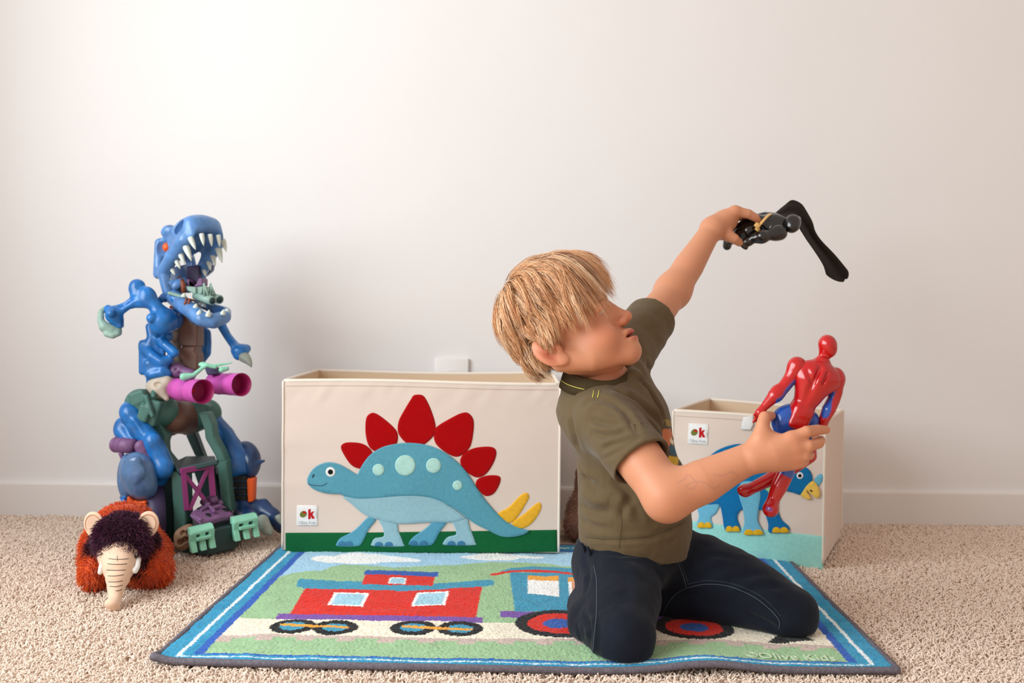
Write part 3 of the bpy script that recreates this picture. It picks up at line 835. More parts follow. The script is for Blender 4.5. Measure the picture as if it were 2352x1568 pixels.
b = MB()                                         # webbing handle on the left side
hp = [bat(-0.001, 0.16 + 0.1 * t, 0.292 - 0.05 * math.sin(t * math.pi)) - V(0.006 * math.sin(t * math.pi) + 0.002, 0, 0) for t in np.linspace(0, 1, 14)]
b.tube(hp, 0.012, 8, flat=0.25); b.build('handle', M_piping, box)

# ---- the smaller crate with the horned dinosaur
CY = math.radians(-25)
CR = V(0.669, 2.082, 0.006)                      # front right corner on the floor
CW = 0.332
def KC(x, y): return (1520 + x * 0.38278, 740 + y * 0.38278)
def disp_crate(a, b):
    a = np.asarray(a, float); b = np.asarray(b, float)
    s = np.sin(np.clip(b / 0.31, 0, 1) * math.pi) * np.sin(np.clip(a / CW, 0, 1) * math.pi)
    up = np.exp(-((b - 0.26) / 0.05) ** 2) * 0.0022 * vnoise(a * 14 - b * 14, b * 26 + a * 8, 0, 31)
    rt = np.exp(-((a - 0.28) / 0.06) ** 2) * 0.0022 * vnoise(a * 26, b * 30 - a * 12, 0, 32) * s
    return 0.004 * s + up + rt + 0.0012 * vnoise(a * 14, b * 16, 0, 33) * s
cl = CR - CW * V(math.cos(CY), math.sin(CY), 0)
crate, cp, cat_, cH = fabric_box('toy_crate', 'smaller cream canvas crate with a blue horned dinosaur in felt', cl, CW, 0.33, 0.305, CY, KC, disp_crate, 0.008)
hem_stitch(cp, cH, CW, crate)
def cq(*pts): return [tuple(p) for p in pts]
CBLUE = felt_mat('deep_blue', (22, 112, 168)); CLEG = felt_mat('light_leg', (112, 182, 208)); SEA = felt_mat('sea_green', (158, 218, 208)); CYEL = felt_mat('beak_yellow', (240, 196, 92)); CGRN = felt_mat('frill_green', (150, 206, 150)); CTOE = felt_mat('toe_yellow', (226, 172, 36))
M_th_blue = mat('blue_thread', (14, 84, 132), rough=0.8)
def crate_piece(*a, **k): return applique(*a, panel=cp, parent=crate, **k)
felt_piece('ground_band', cp, [(105, 1178), (300, 1206), (600, 1240), (978, 1284), (968, 1492), (600, 1440), (300, 1400), (105, 1372)], SEA, crate, 0, 0.0014, straight=True)
crate_piece('far_leg', [(225, 1100), (345, 1080), (330, 1140), (298, 1170), (310, 1215), (300, 1228), (220, 1218), (215, 1195), (225, 1160)], CLEG, 0.0014, thread=M_th_pale)
crate_piece('horn', [(915, 945), (935, 918), (955, 908), (968, 925), (962, 955), (940, 985), (920, 975)], CLEG, 0.0002)
crate_piece('body', [(150, 980), (170, 920), (215, 870), (270, 820), (330, 770), (400, 740), (470, 728), (540, 742), (620, 790), (700, 850), (770, 880), (850, 865), (890, 890), (905, 940), (890, 985), (835, 1030), (790, 1020), (735, 1010), (705, 1040), (700, 1120), (720, 1180), (762, 1220), (762, 1248), (700, 1262), (645, 1255), (640, 1200), (610, 1125), (560, 1130), (500, 1120), (470, 1130), (455, 1170), (472, 1225), (470, 1245), (395, 1250), (376, 1225), (365, 1150), (345, 1090), (280, 1090), (200, 1070)], CBLUE, 0.0026, thread=M_th_blue)
crate_piece('thigh', [(235, 900), (270, 850), (320, 836), (360, 850), (370, 900), (330, 960), (260, 960)], CLEG, 0.0043, thread=M_th_pale)
crate_piece('near_leg', [(480, 960), (540, 950), (585, 975), (597, 1040), (585, 1120), (580, 1190), (608, 1245), (602, 1268), (500, 1265), (492, 1240), (500, 1190), (490, 1110), (468, 1030)], CLEG, 0.0043, thread=M_th_pale)
for tx, ty, w_ in ((261, 1216, 40), (430, 1238, 40), (555, 1258, 54), (715, 1245, 46)):
    for s in (-1, 1):
        cx = tx + s * w_ * 0.5
        crate_piece('toe', [(cx - w_ * 0.55, ty + 10), (cx - w_ * 0.4, ty - 14), (cx, ty - 20), (cx + w_ * 0.4, ty - 12), (cx + w_ * 0.55, ty + 9), (cx, ty + 14)], CTOE, 0.006, th=0.0012)
crate_piece('frill', [(610, 925), (650, 915), (672, 960), (670, 1000), (655, 1028), (640, 1010), (622, 995), (625, 975), (605, 955)], CGRN, 0.0045, thread=M_th_mint)
crate_piece('beak', [(905, 950), (930, 970), (948, 1010), (946, 1045), (925, 1050), (900, 1030), (880, 1010), (872, 1012), (890, 1040), (897, 1056), (870, 1058), (838, 1035), (850, 1010), (870, 980)], CYEL, 0.0045)
for cx, cy, r in ((399, 799, 28), (464, 796, 15), (520, 830, 24)): crate_piece('back_spot', circ(cx, cy, r), MINT, 0.0045, th=0.0014)
e_ = crate_piece('eye', circ(832, 917, 20), M_white, 0.0045, th=0.0012); felt_piece('pupil', cp, circ(832, 917, 11), M_black, e_, 0.0056, 0.0008)
felt_piece('nostril', cp, [(891, 1000), (900, 1003), (910, 1012), (903, 1014), (893, 1008)], M_black, crate, 0.006, 0.0008)
logo_label(cp, crate, (163, 606), (283, 610), (278, 735), (157, 727))
felt_piece('side_tag', cp, [(492, 568), (548, 560), (552, 610), (535, 646), (478, 640)], M_label, crate, 0.004, 0.0012, straight=True)
# ------------------------------------------------------------------ robot dinosaur playset
def ZA(x, y, Y): return U(340 + x * .1531, 480 + y * .1531, Y)
def ZB(x, y, Y): return U(220 + x * .1531, 620 + y * .1531, Y)
def ZC(x, y, Y): return U(240 + x * .1531, 880 + y * .1531, Y)
def ZD(x, y, Y): return U(440 + x * .22964, 900 + y * .22964, Y)
def ZE(x, y, Y): return U(200 + x * .26786, 480 + y * .26786, Y)
def ZF(x, y, Y): return U(200 + x * .30612, 820 + y * .30612, Y)
PB = dict(rough=0.32, spec=0.5, var=0.28, vscale=36, bump=0.12, bscale=300, coat=0.15)
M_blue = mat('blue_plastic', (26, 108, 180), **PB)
M_skull = mat('slate_blue_plastic', (84, 130, 186), **PB)
M_navy = mat('navy_plastic', (30, 62, 106), **PB)
M_armor = mat('armour_blue_plastic', (78, 116, 160), rough=0.25, spec=0.6, var=0.2, vscale=40, bump=0.4, bscale=120, coat=0.3, bdist=0.003)
M_teal = mat('teal_green_plastic', (66, 110, 100), rough=0.5, var=0.08, vscale=40)
M_dteal = mat('dark_teal_plastic', (34, 62, 62), rough=0.5, var=0.08, vscale=40)
M_mint = mat('mint_plastic', (140, 208, 178), rough=0.5, var=0.06, vscale=60, bump=0.1, bscale=300)
M_sage = mat('sage_plastic', (142, 172, 160), rough=0.5, var=0.06, vscale=60)
M_bone = mat('bone_plastic', (206, 214, 204), rough=0.4, var=0.06, vscale=60)
M_claw = mat('grey_claw_plastic', (150, 158, 146), rough=0.5, var=0.1, vscale=60)
M_brown = mat('brown_plastic', (112, 78, 64), rough=0.5, var=0.08, vscale=40)
M_beige = mat('beige_bone_plastic', (186, 172, 156), rough=0.55, var=0.1, vscale=50)
M_magenta = mat('magenta_plastic', (200, 84, 172), rough=0.4, var=0.05, vscale=40)
M_magin = mat('dark_magenta_plastic', (158, 22, 92), rough=0.5)
M_gate = mat('gate_magenta_plastic', (142, 48, 112), rough=0.5)
M_purple = mat('dusty_purple_plastic', (122, 84, 126), rough=0.5, var=0.12, vscale=50)
M_dpurple = mat('dark_purple_plastic', (58, 48, 86), rough=0.5)
M_orange = mat('orange_plastic', (238, 92, 22), rough=0.4)
M_redp = mat('red_plastic', (220, 40, 30), rough=0.4)
M_void = mat('recess_shade', (18, 18, 22), rough=0.6)  # near-black colour standing in for the shade inside holes and slots
M_strap = mat('brown_rubber', (132, 66, 40), rough=0.6)
def bvh_flat(poly):
    """where the sight line through a point meets the best plane of a polygon"""
    c = np.mean(poly, 0); n = np.linalg.svd(np.array(poly) - c)[2][2]; n = n if n[2] > 0 else -n
    def hit(p):
        d = p - CAM; t = ((c - CAM) @ n) / (d @ n); return CAM + d * t, n
    return hit
D = thing('robot_dinosaur', 'tall blue robot dinosaur playset with open toothy jaws by the wall', 'toy', G(440, 1235))
def cone(mb, base, tip, r, bend=None, sides=8):
    base, tip = np.asarray(base), np.asarray(tip)
    mid = (base + tip) / 2 + (0 if bend is None else np.asarray(bend))
    t = np.linspace(0, 1, 6)[:, None]
    P = (1 - t) ** 2 * base + 2 * t * (1 - t) * mid + t * t * tip
    mb.tube(P, r * np.array([1, 1.02, 0.92, 0.72, 0.45, 0.08]), sides)
def prism_px(mb, conv, pts, Y, depth, bev=0.002, skew=0.0):
    q = [conv(x, y, Y) for x, y in pts]
    mb.prism(q, (skew * depth, depth, 0), bev)
# ---- skull: a local frame (side towards the right and away, forward, up)
HF = V(0.72, -0.56, 0.40); HF /= np.linalg.norm(HF)
HS = V(0.614, 0.789, 0.0); HS /= np.linalg.norm(HS)
HU = np.cross(HF, HS); HU /= np.linalg.norm(HU)
HR = np.stack([HS, HF, HU], 1); HO = ZA(600, 560, 2.25)
def hd(s, f, u): return HO + HR @ V(s, f, u)
s = Sculpt()
s.ell(hd(0, .038, .012), (.047, .052, .040), HR, k=.012)
s.box(hd(0, .040, .006), (.044, .046, .030), .018, HR, k=.02)
s.ell(hd(0, -.035, .012), (.042, .040, .034), HR, k=.025)
for sg in (-1, 1):
    s.chain([hd(sg * .043, .05, -.012), hd(sg * .046, .0, -.026), hd(sg * .047, -.045, -.046), hd(sg * .044, -.055, -.092)], [.016, .016, .015, .011], k=.014)
    s.ell(hd(sg * .033, -.012, .042), (.015, .02, .013), HR, k=.012)
    s.cap(hd(sg * .036, -.05, .03), hd(sg * .046, -.068, -.04), .011, .012, k=.012)
s.box(hd(0, .03, -.045), (.034, .095, .042), .012, HR, k=.008, mode='sub')
s.ell(hd(0, .05, -.02), (.032, .034, .022), HR, k=.006, mode='sub')
for sg in (-1, 1):
    s.ell(hd(sg * .043, .046, .022), (.017, .0185, .0135), HR @ rotm((25, 0, 0)), k=.004, mode='sub')
    s.ell(hd(sg * .046, -.034, .010), (.02, .016, .019), HR, k=.004, mode='sub')
s.build('skull', .0026, M_skull, D)
for sg in (-1, 1):
    b = MB(); b.ball(hd(sg * .030, -.034, .012), .011, 12, 8); b.build('eye', M_orange, D)
for f, u, r, l in ((.072, -.020, .0062, .028), (.048, -.024, .0078, .040), (.022, -.030, .0066, .030), (.002, -.038, .0058, .024), (-.022, -.050, .0052, .016), (-.042, -.060, .0050, .014)):
    for sg in (-1, 1):
        b = MB(); cone(b, hd(sg * .043, f, u + .004), hd(sg * .040, f + .004, u - l), r); b.build('tooth', M_bone, D)
for sx in (-.022, .0, .022):
    b = MB(); cone(b, hd(sx, .086, -.012), hd(sx * .95, .082, -.040), .0055); b.build('tooth', M_bone, D)
b = MB(); b.ball(hd(-.046, -.066, -.100), (.012, .012, .011)); b.ball(hd(-.055, -.085, -.104), .009, 12, 8); b.cyl(hd(-.05, -.06, -.100), hd(-.055, -.085, -.104), .008); b.build('jaw_hinge_knob', M_blue, D)
# ---- throat machinery
b = MB(); prism_px(b, ZE, [(690, 560), (730, 500), (860, 470), (975, 480), (1078, 470), (1072, 525), (1010, 580), (965, 570), (960, 660), (870, 720), (720, 700)], 2.315, .02, .003); b.build('throat_back', M_navy, D, smooth=False)
b = MB(); prism_px(b, ZE, [(850, 490), (955, 480), (965, 640), (850, 650)], 2.27, .03); b.build('throat_wall', M_dpurple, D, smooth=False)
b = MB(); prism_px(b, ZE, [(848, 600), (880, 600), (885, 650), (930, 650), (955, 590), (990, 592), (990, 655), (930, 670), (850, 660)], 2.24, .04); b.build('throat_seat', M_purple, D, smooth=False)
b = MB(); prism_px(b, ZE, [(850, 660), (935, 668), (935, 735), (860, 700)], 2.225, .05); prism_px(b, ZE, [(935, 668), (1000, 660), (1000, 720), (935, 735)], 2.23, .05); b.build('turret_block', M_sage, D, smooth=False)
b = MB(); b.cyl(ZE(760, 640, 2.25), ZE(800, 690, 2.25), .028, .028); b.cyl(ZE(730, 680, 2.235), ZE(745, 685, 2.225), .021); b.build('jaw_hinge', M_skull, D)
b = MB(); b.tube([ZE(795, 590, 2.24), ZE(822, 640, 2.23), ZE(830, 720, 2.23)], .006, 8); b.build('hinge_band', M_strap, D)
b = MB()
for (x0, y0), (x1, y1), Y in (((930, 745), (1072, 785), 2.19), ((1010, 740), (1135, 775), 2.215)):
    b.cyl(ZE(x0, y0, Y + .05), ZE(x1, y1, Y), .0085, .0105)
b.build('turret_barrel', M_sage, D)
b = MB()
for (x1, y1), Y in (((1072, 785), 2.19), ((1135, 775), 2.215)):
    d = ZE(x1, y1, Y) - ZE(x1 - 100, y1 - 25, Y + .05); d /= np.linalg.norm(d)
    b.cyl(ZE(x1, y1, Y), ZE(x1, y1, Y) + d * .001, .0072); 
b.build('barrel_muzzle', M_dteal, D)
b = MB()
for x, Y in ((1000, 2.195), (1058, 2.215)):
    b.tube([ZE(x - 20, 735, Y), ZE(x, 640, Y), ZE(x + 42, 750, Y)], .0032, 6)
    b.tube([ZE(x, 640, Y), ZE(x + 8, 740, Y)], .0026, 6)
b.build('turret_sight', M_sage, D)
# ---- lower jaw
s = Sculpt()
jaw = [ZE(712, 735, 2.235), ZE(800, 800, 2.215), ZE(900, 880, 2.185), ZE(985, 945, 2.165), ZE(1085, 962, 2.17), ZE(1180, 925, 2.20), ZE(1190, 885, 2.235), ZE(1080, 850, 2.27), ZE(960, 800, 2.30)]
s.chain(jaw, [.017, .019, .017, .0165, .0165, .014, .012, .012, .012], k=.01)
s.ell(ZE(1040, 945, 2.21), (.042, .035, .018), k=.012)
s.ell(ZE(1060, 890, 2.215), (.030, .032, .016), k=.008, mode='sub')
s.build('lower_jaw', .0026, M_skull, D)
b = MB(); prism_px(b, ZE, [(705, 735), (800, 760), (840, 790), (830, 850), (760, 835), (710, 790)], 2.20, .02, .003); b.build('jaw_cheek', M_blue, D)
b = MB()
for i in range(7):
    b.ball(ZE(712 + i * 20, 722 + i * 6, 2.205), (.006, .006, .0045), 10, 6)
b.build('gum_ridge', M_sage, D)
for (x, y), Y, l in (((830, 752), 2.20, 34), ((930, 850), 2.175, 42), ((962, 905), 2.158, 44), ((1040, 920), 2.152, 58), ((1165, 905), 2.18, 46), ((1200, 880), 2.205, 30), ((1000, 835), 2.24, 30), ((975, 820), 2.26, 30)):
    b = MB(); cone(b, ZE(x - 4, y + 4, Y), ZE(x + 8, y - l, Y), .0062); b.build('tooth', M_bone, D)
for dx in (0, 28):
    b = MB(); b.tube([ZE(870 + dx, 870, 2.205), ZE(838 + dx, 815, 2.180), ZE(850 + dx, 772, 2.182), ZE(890 + dx, 785, 2.20)], .0026, 6); b.build('jaw_strap', M_strap, D)
# ---- spine
b = MB(); prism_px(b, ZE, [(812, 850), (900, 860), (948, 960), (945, 1180), (800, 1180), (785, 1100)], 2.24, .05, .003); b.build('spine_block', M_brown, D, smooth=False)
b = MB(); prism_px(b, ZE, [(800, 1180), (935, 1175), (920, 1215), (946, 1245), (946, 1385), (830, 1385), (815, 1300), (785, 1260)], 2.232, .05, .003); b.build('spine_block', M_brown, D, smooth=False)
s = Sculpt()
s.chain([ZE(770, 860, 2.29), ZE(750, 1080, 2.28), ZE(760, 1210, 2.275), ZE(790, 1300, 2.27)], [.017, .015, .013, .015], k=.008); s.ell(ZE(740, 1075, 2.255), (.012, .012, .016)); s.ell(ZE(745, 1280, 2.255), (.016, .012, .014))
s.build('backbone', .0028, M_beige, D)
b = MB(); prism_px(b, ZE, [(568, 490), (640, 495), (640, 560), (572, 560)], 2.31, .02, .002); b.build('back_clip', M_mint, D, smooth=False)
b = MB(); prism_px(b, ZE, [(700, 830), (742, 830), (746, 870), (712, 868)], 2.25, .02, .002); b.build('neck_button', M_redp, D, smooth=False)
# ---- arm nearest the wall's left: raised, elbow up
s = Sculpt()
AY = 2.19
s.cap(ZE(725, 945, AY + .035), ZE(670, 960, AY + .008), .0255, .0255, k=.004); s.cap(ZE(668, 962, AY + .006), ZE(640, 975, AY - .012), .0285, .0265, k=.002)
s.chain([ZE(600, 1075, AY - .008), ZE(600, 1010, AY - .016), ZE(640, 950, AY - .02)], [.0085, .0160, .018], k=.010)
s.chain([ZE(628, 900, AY - .005), ZE(580, 830, AY - .008), ZE(530, 760, AY - .008)], [.0200, .0150, .0150], k=.010)
s.ell(ZE(520, 735, AY - .008), (.0185, .017, .0165), rot=(0, 40, 0), k=.008); s.ell(ZE(500, 800, AY - .010), (.0145, .014, .0115), k=.010)
s.ell(ZE(430, 662, AY), (.0175, .0175, .0165), k=.004); s.cap(ZE(430, 690, AY - .001), ZE(438, 725, AY - .004), .0185, .0155, k=.003)
s.chain([ZE(440, 740, AY - .004), ZE(500, 730, AY - .006)], [.016, .016], k=.008); s.cap(ZE(450, 800, AY - .008), ZE(500, 780, AY - .01), .0125, .0140, k=.008)
s.chain([ZE(445, 808, AY - .012), ZE(360, 838, AY - .017), ZE(255, 905, AY - .02)], [.0085, .0058, .0075], k=.004)
s.chain([ZE(415, 760, AY - .004), ZE(330, 815, AY - .010), ZE(225, 862, AY - .014)], [.0080, .0052, .0070], k=.004)
s.chain([ZE(430, 780, AY - .018), ZE(350, 830, AY - .022), ZE(270, 880, AY - .024)], [.0050, .0040, .0045], k=.004)
s.ell(ZE(228, 905, AY - .02), (.0185, .017, .0200), k=.006); s.ell(ZE(262, 960, AY - .016), (.0135, .012, .0165), k=.008); s.box(ZE(285, 1000, AY - .016), (.006, .009, .005), .003, k=.004)
s.ell(ZE(182, 858, AY - .012), (.0100, .009, .0100), k=.003)
s.cap(ZE(555, 935, AY - .034), ZE(562, 945, AY - .012), .0118, .0125, k=.002)
s.cap(ZE(205, 893, AY - .043), ZE(210, 895, AY - .02), .0088, .0095, k=.002)
s.build('arm', .0026, M_blue, D)
s = Sculpt()
s.chain([ZE(150, 862, AY - .01), ZE(118, 880, AY - .02), ZE(118, 960, AY - .03), ZE(150, 1010, AY - .03), ZE(205, 1040, AY - .025), ZE(260, 1055, AY - .02), ZE(265, 1015, AY - .012)], [.007, .006, .0075, .012, .013, .010, .008], k=.006)
s.chain([ZE(170, 1070, AY - .035), ZE(220, 1085, AY - .035), ZE(262, 1070, AY - .03)], [.007, .007, .006], k=.004)
s.build('claw_clamp', .0026, M_sage, D)
# ---- other arm
s = Sculpt()
s.chain([ZE(1140, 940, 2.33), ZE(1160, 1010, 2.325), ZE(1205, 1090, 2.315), ZE(1265, 1170, 2.30)], [.012, .0105, .0095, .0105], k=.006)
s.ell(ZE(1310, 1215, 2.29), (.021, .018, .017), k=.01); s.ell(ZE(1365, 1195, 2.30), (.011, .012, .010), k=.006); s.ell(ZE(1300, 1260, 2.285), (.012, .012, .010), k=.006)
s.build('arm', .0026, M_blue, D)
b = MB(); cone(b, ZE(1325, 1255, 2.285), ZE(1412, 1355, 2.275), .0125, (.004, 0, .006), 10); b.build('claw', M_claw, D)
# ---- rib cage
s = Sculpt(); RY = 2.215
s.chain([ZE(540, 1010, RY), ZE(560, 1090, RY), ZE(545, 1180, RY)], [.010, .012, .012], k=.006)
s.chain([ZE(610, 1100, RY), ZE(680, 1170, RY - .015), ZE(750, 1230, RY - .02)], [.011, .012, .0105], k=.006)
s.chain([ZE(660, 1040, RY), ZE(690, 1090, RY)], [.012, .012], k=.006)
s.box(ZE(525, 1270, RY + .01), (.017, .02, .040), .008, k=.008)
s.chain([ZE(490, 1180, RY), ZE(560, 1260, RY - .02), ZE(640, 1310, RY - .022), ZE(700, 1290, RY - .015)], [.011, .011, .011, .011], k=.006)
s.box(ZE(610, 1370, RY - .005), (.026, .02, .020), .007, k=.008)
s.chain([ZE(560, 1420, RY - .02), ZE(640, 1400, RY - .022), ZE(690, 1410, RY - .015)], [.010, .011, .010], k=.006)
s.box(ZE(540, 1440, RY), (.006, .012, .030), .004, k=.005)
s.chain([ZE(600, 1110, RY), ZE(605, 1230, RY)], [.009, .009], k=.006); s.chain([ZE(650, 1180, RY), ZE(650, 1290, RY)], [.006, .006], k=.005)
s.build('rib_cage', .0026, M_blue, D)
s = Sculpt(); RY = 2.34
s.chain([ZE(980, 1010, RY), ZE(1030, 1060, RY), ZE(1035, 1150, RY), ZE(1020, 1230, RY), ZE(960, 1320, RY)], [.008, .009, .009, .012, .010], k=.006)
s.chain([ZE(960, 1020, RY), ZE(955, 1150, RY), ZE(965, 1250, RY)], [.007, .006, .012], k=.006); s.chain([ZE(960, 1090, RY), ZE(1020, 1150, RY)], [.006, .006], k=.005)
s.build('rib_cage', .0028, M_blue, D)
# ---- pelvis bone, binocular blasters, levers
s = Sculpt()
s.ell(ZF(560, 230, 2.20), (.034, .022, .026)); s.cap(ZF(480, 215, 2.20), ZF(600, 180, 2.19), .010, .012, k=.008); s.cap(ZF(560, 240, 2.185), ZF(597, 310, 2.18), .016, .006, k=.008)
s.ell(ZF(525, 205, 2.178), (.010, .008, .006), k=.003, mode='sub'); s.ell(ZF(598, 255, 2.172), (.004, .008, .012), k=.003, mode='sub')
s.build('pelvis_bone', .0026, M_beige, D)
s = Sculpt(); s.ell(ZF(670, 105, 2.22), (.018, .02, .018)); s.cap(ZF(660, 90, 2.22), ZF(780, 130, 2.21), .013, .012, k=.01); s.ell(ZF(665, 90, 2.20), (.004, .006, .004), k=.002, mode='sub'); s.ell(ZF(690, 120, 2.20), (.004, .006, .004), k=.002, mode='sub'); s.build('blaster_mount', M_purple and .0022, M_purple, D)
def blaster(cx, cy, Y, bx, by, BYd, r):
    a, c = ZF(cx, cy, Y), ZF(bx, by, BYd); d = (a - c); L = np.linalg.norm(d); d /= L
    b = MB()
    P = [c - d * .004, c, c + d * L * .22, c + d * L * .23, c + d * L * .25, c + d * L * .62, c + d * L * .63, c + d * L * .65, a - d * .006, a]
    b.tube(P, [r * .5, r * .93, r * .95, r * .985, r * .95, r * .96, r * .99, r * .97, r * 1.0, r * 1.02], 32, caps=True); b.f.pop(); 
    o = b.build('blaster_tube', M_magenta, D)
    b = MB(); b.tube([a, a - d * .003, a - d * .035], [r * 1.02, r * .90, r * .84], 32, caps=False)
    b.tube([a - d * .035, a - d * .0355], [r * .84, r * .01], 32, caps=False)
    b.f = [q[::-1] for q in b.f]
    b.build('blaster_bore', M_magin, o)
    b = MB(); b.ball(a - d * .030 + V(-r * .3, 0, 0), .0045, 10, 6); b.build('rocket_tip', M_redp, o)
blaster(870, 258, 2.115, 665, 238, 2.20, .0262)
blaster(1160, 206, 2.165, 950, 196, 2.235, .0255)
s = Sculpt()
s.chain([ZF(725, 148, 2.135), ZF(800, 135, 2.14), ZF(860, 85, 2.15), ZF(900, 60, 2.155), ZF(960, 75, 2.16)], [.0085, .005, .0042, .0045, .004], k=.004)
s.chain([ZF(930, 70, 2.16), ZF(1000, 55, 2.165), ZF(1085, 42, 2.17)], [.004, .0028, .0018], k=.003)
s.cap(ZF(1010, 95, 2.165), ZF(1050, 85, 2.17), .0065, .005, k=.004); s.ell(ZF(870, 55, 2.16), (.010, .008, .006), k=.004)
s.build('blaster_lever', .0014, M_mint, D)
b = MB(); prism_px(b, ZF, [(880, 80), (960, 78), (985, 130), (900, 135)], 2.19, .03, .002); b.build('blaster_bracket', M_dpurple, D, smooth=False)
# ---- hip axle
b = MB(); b.cyl(ZF(560, 440, 2.235), ZF(770, 455, 2.31), .039, .039, 36); b.build('hip_drum', M_brown, D)
s = Sculpt()
s.cap(ZF(400, 350, 2.20), ZF(560, 400, 2.225), .034, .037, k=.008); s.box(ZF(470, 400, 2.19), (.026, .022, .030), .005, rot=(0, 18, 0), k=.006)
s.box(ZF(400, 300, 2.185), (.018, .02, .014), .003, rot=(0, -20, 0), k=.004)
s.box(ZF(430, 420, 2.163), (.012, .008, .019), .003, rot=(0, 20, 0), k=.002); s.cap(ZF(500, 262, 2.18), ZF(500, 290, 2.17), .006, .006, k=.003)
s.cap(ZF(445, 300, 2.165), ZF(490, 440, 2.158), .006, .005, k=.003)
s.build('hip_housing', .0026, M_teal, D)
s = Sculpt(); s.cap(ZF(800, 440, 2.315), ZF(900, 420, 2.34), .040, .034, k=.008); s.box(ZF(880, 380, 2.31), (.016, .02, .012), .003, rot=(0, 20, 0)); s.build('hip_housing', .0028, M_teal, D)
# ---- tower frame
b = MB(); prism_px(b, ZF, [(460, 490), (545, 500), (592, 575), (590, 605), (575, 640), (580, 720), (645, 800), (640, 860), (560, 880), (500, 760), (500, 640)], 2.20, .045, .003); b.build('frame_leg', M_teal, D, smooth=False)
b = MB(); prism_px(b, ZF, [(625, 862), (735, 842), (742, 1150), (745, 1250), (690, 1395), (650, 1400), (640, 1100)], 2.155, .05, .003); b.build('frame_post', M_teal, D, smooth=False)
b = MB(); prism_px(b, ZF, [(540, 880), (640, 860), (655, 1400), (590, 1380), (560, 1100)], 2.175, .06, .003); b.build('tower_side', M_dteal, D, smooth=False)
b = MB(); prism_px(b, ZF, [(830, 420), (905, 415), (945, 505), (945, 530), (955, 600), (1020, 720), (1040, 780), (975, 790), (960, 740), (885, 610), (880, 545)], 2.235, .04, .003); b.build('frame_leg', M_teal, D, smooth=False)
b = MB(); prism_px(b, ZF, [(968, 780), (1046, 772), (1060, 960), (1085, 1165), (1010, 1110)], 2.235, .04, .003); b.build('frame_post', M_teal, D, smooth=False)
b = MB(); b.prism([ZF(640, 785, 2.16), ZF(690, 855, 2.15), ZF(975, 795, 2.235), ZF(960, 740, 2.33), ZF(740, 742, 2.33)], (0, 0, -.012), .002)
prism_px(b, ZF, [(690, 830), (980, 770), (980, 805), (690, 875)], 2.165, .012, .002); b.build('tower_deck', M_dteal, D, smooth=False)
b = MB(); prism_px(b, ZF, [(740, 550), (800, 545), (880, 760), (810, 745), (740, 590)], 2.36, .03, .003); b.build('back_strut', M_dteal, D, smooth=False)
b = MB(); prism_px(b, ZF, [(600, 590), (650, 590), (670, 560), (740, 590), (770, 540), (590, 540)], 2.29, .03, .003); b.build('hip_skirt', M_brown, D, smooth=False)
b = MB(); prism_px(b, ZF, [(800, 860), (960, 830), (1010, 1110), (900, 1150)], 2.36, .02, .002); b.build('tower_back', M_dteal, D, smooth=False)
# gate
b = MB()
def bar(mb, conv, p, q, Y0, Y1, w, t=.004):
    a, c = conv(p[0], p[1], Y0), conv(q[0], q[1], Y1); d = c - a; L = np.linalg.norm(d); d /= L
    n = V(0.5, -0.86, 0); s_ = np.cross(d, n); s_ /= np.linalg.norm(s_); n = np.cross(s_, d)
    mb.box((a + c) / 2, (w, t, L / 2), rot=np.stack([s_, n, d], 1), bev=.001)
g = lambda x: 2.145 + (x - 700) / 260 * .055
for p, q, w in (((722, 860), (748, 1150), .0055), ((925, 815), (945, 1040), .0065), ((700, 855), (930, 815), .006), ((730, 880), (880, 1065), .0045), ((905, 835), (765, 1150), .0045)):
    bar(b, ZF, p, q, g(p[0]), g(q[0]), w)
b.build('gate', M_gate, D, smooth=False)
# ---- base
b = MB()
top = [ZF(768, 1182, 2.125), ZF(790, 1150, 2.145), ZF(880, 1092, 2.20), ZF(985, 1086, 2.225), ZF(1040, 1120, 2.215), ZF(1098, 1178, 2.195), ZF(1075, 1192, 2.18), ZF(1000, 1200, 2.155), ZF(930, 1222, 2.13), ZF(850, 1248, 2.105)]
b.prism(top, (.002, .008, -.011), .002)
for x, y, Y, r in ((878, 1086, 2.20, .008), (940, 1066, 2.21, .011), (995, 1092, 2.22, .007), (905, 1105, 2.19, .006)): b.ball(ZF(x, y, Y), (r * 1.2, r, r), 12, 8)
b.tube([ZF(850, 1150, 2.155), ZF(905, 1118, 2.18), ZF(935, 1135, 2.175), ZF(960, 1165, 2.16)], .004, 8); b.tube([ZF(935, 1135, 2.175), ZF(1000, 1115, 2.195)], .004, 8); b.tube([ZF(800, 1190, 2.125), ZF(860, 1225, 2.108)], .004, 8)
ramp = b.build('ramp_plate', M_purple, D, smooth=False)
rb = bvh_flat(top)
for x, y, r in ((850, 1142, .0075), (914, 1186, .0082), (1040, 1146, .0075)):
    p, n = rb(ZF(x, y, 2.15)); b = MB(); b.tube([p - n * .004, p + n * .0012], r, 20); b.build('ramp_hole_disc', M_void, ramp)  # solid dark discs, the shade of each hole put into their colour
b = MB(); b.prism([V(*ZF(700, 1400, 2.14)[:2], .004), V(*ZF(900, 1390, 2.11)[:2], .004), V(*ZF(1110, 1330, 2.17)[:2], .004), V(*ZF(1110, 1330, 2.17)[:2], .004) + V(-.01, .12, 0), V(*ZF(640, 1390, 2.25)[:2], .004) + V(0, .06, 0)], (0, 0, .055), .003); b.build('tower_base', M_dteal, D, smooth=False)
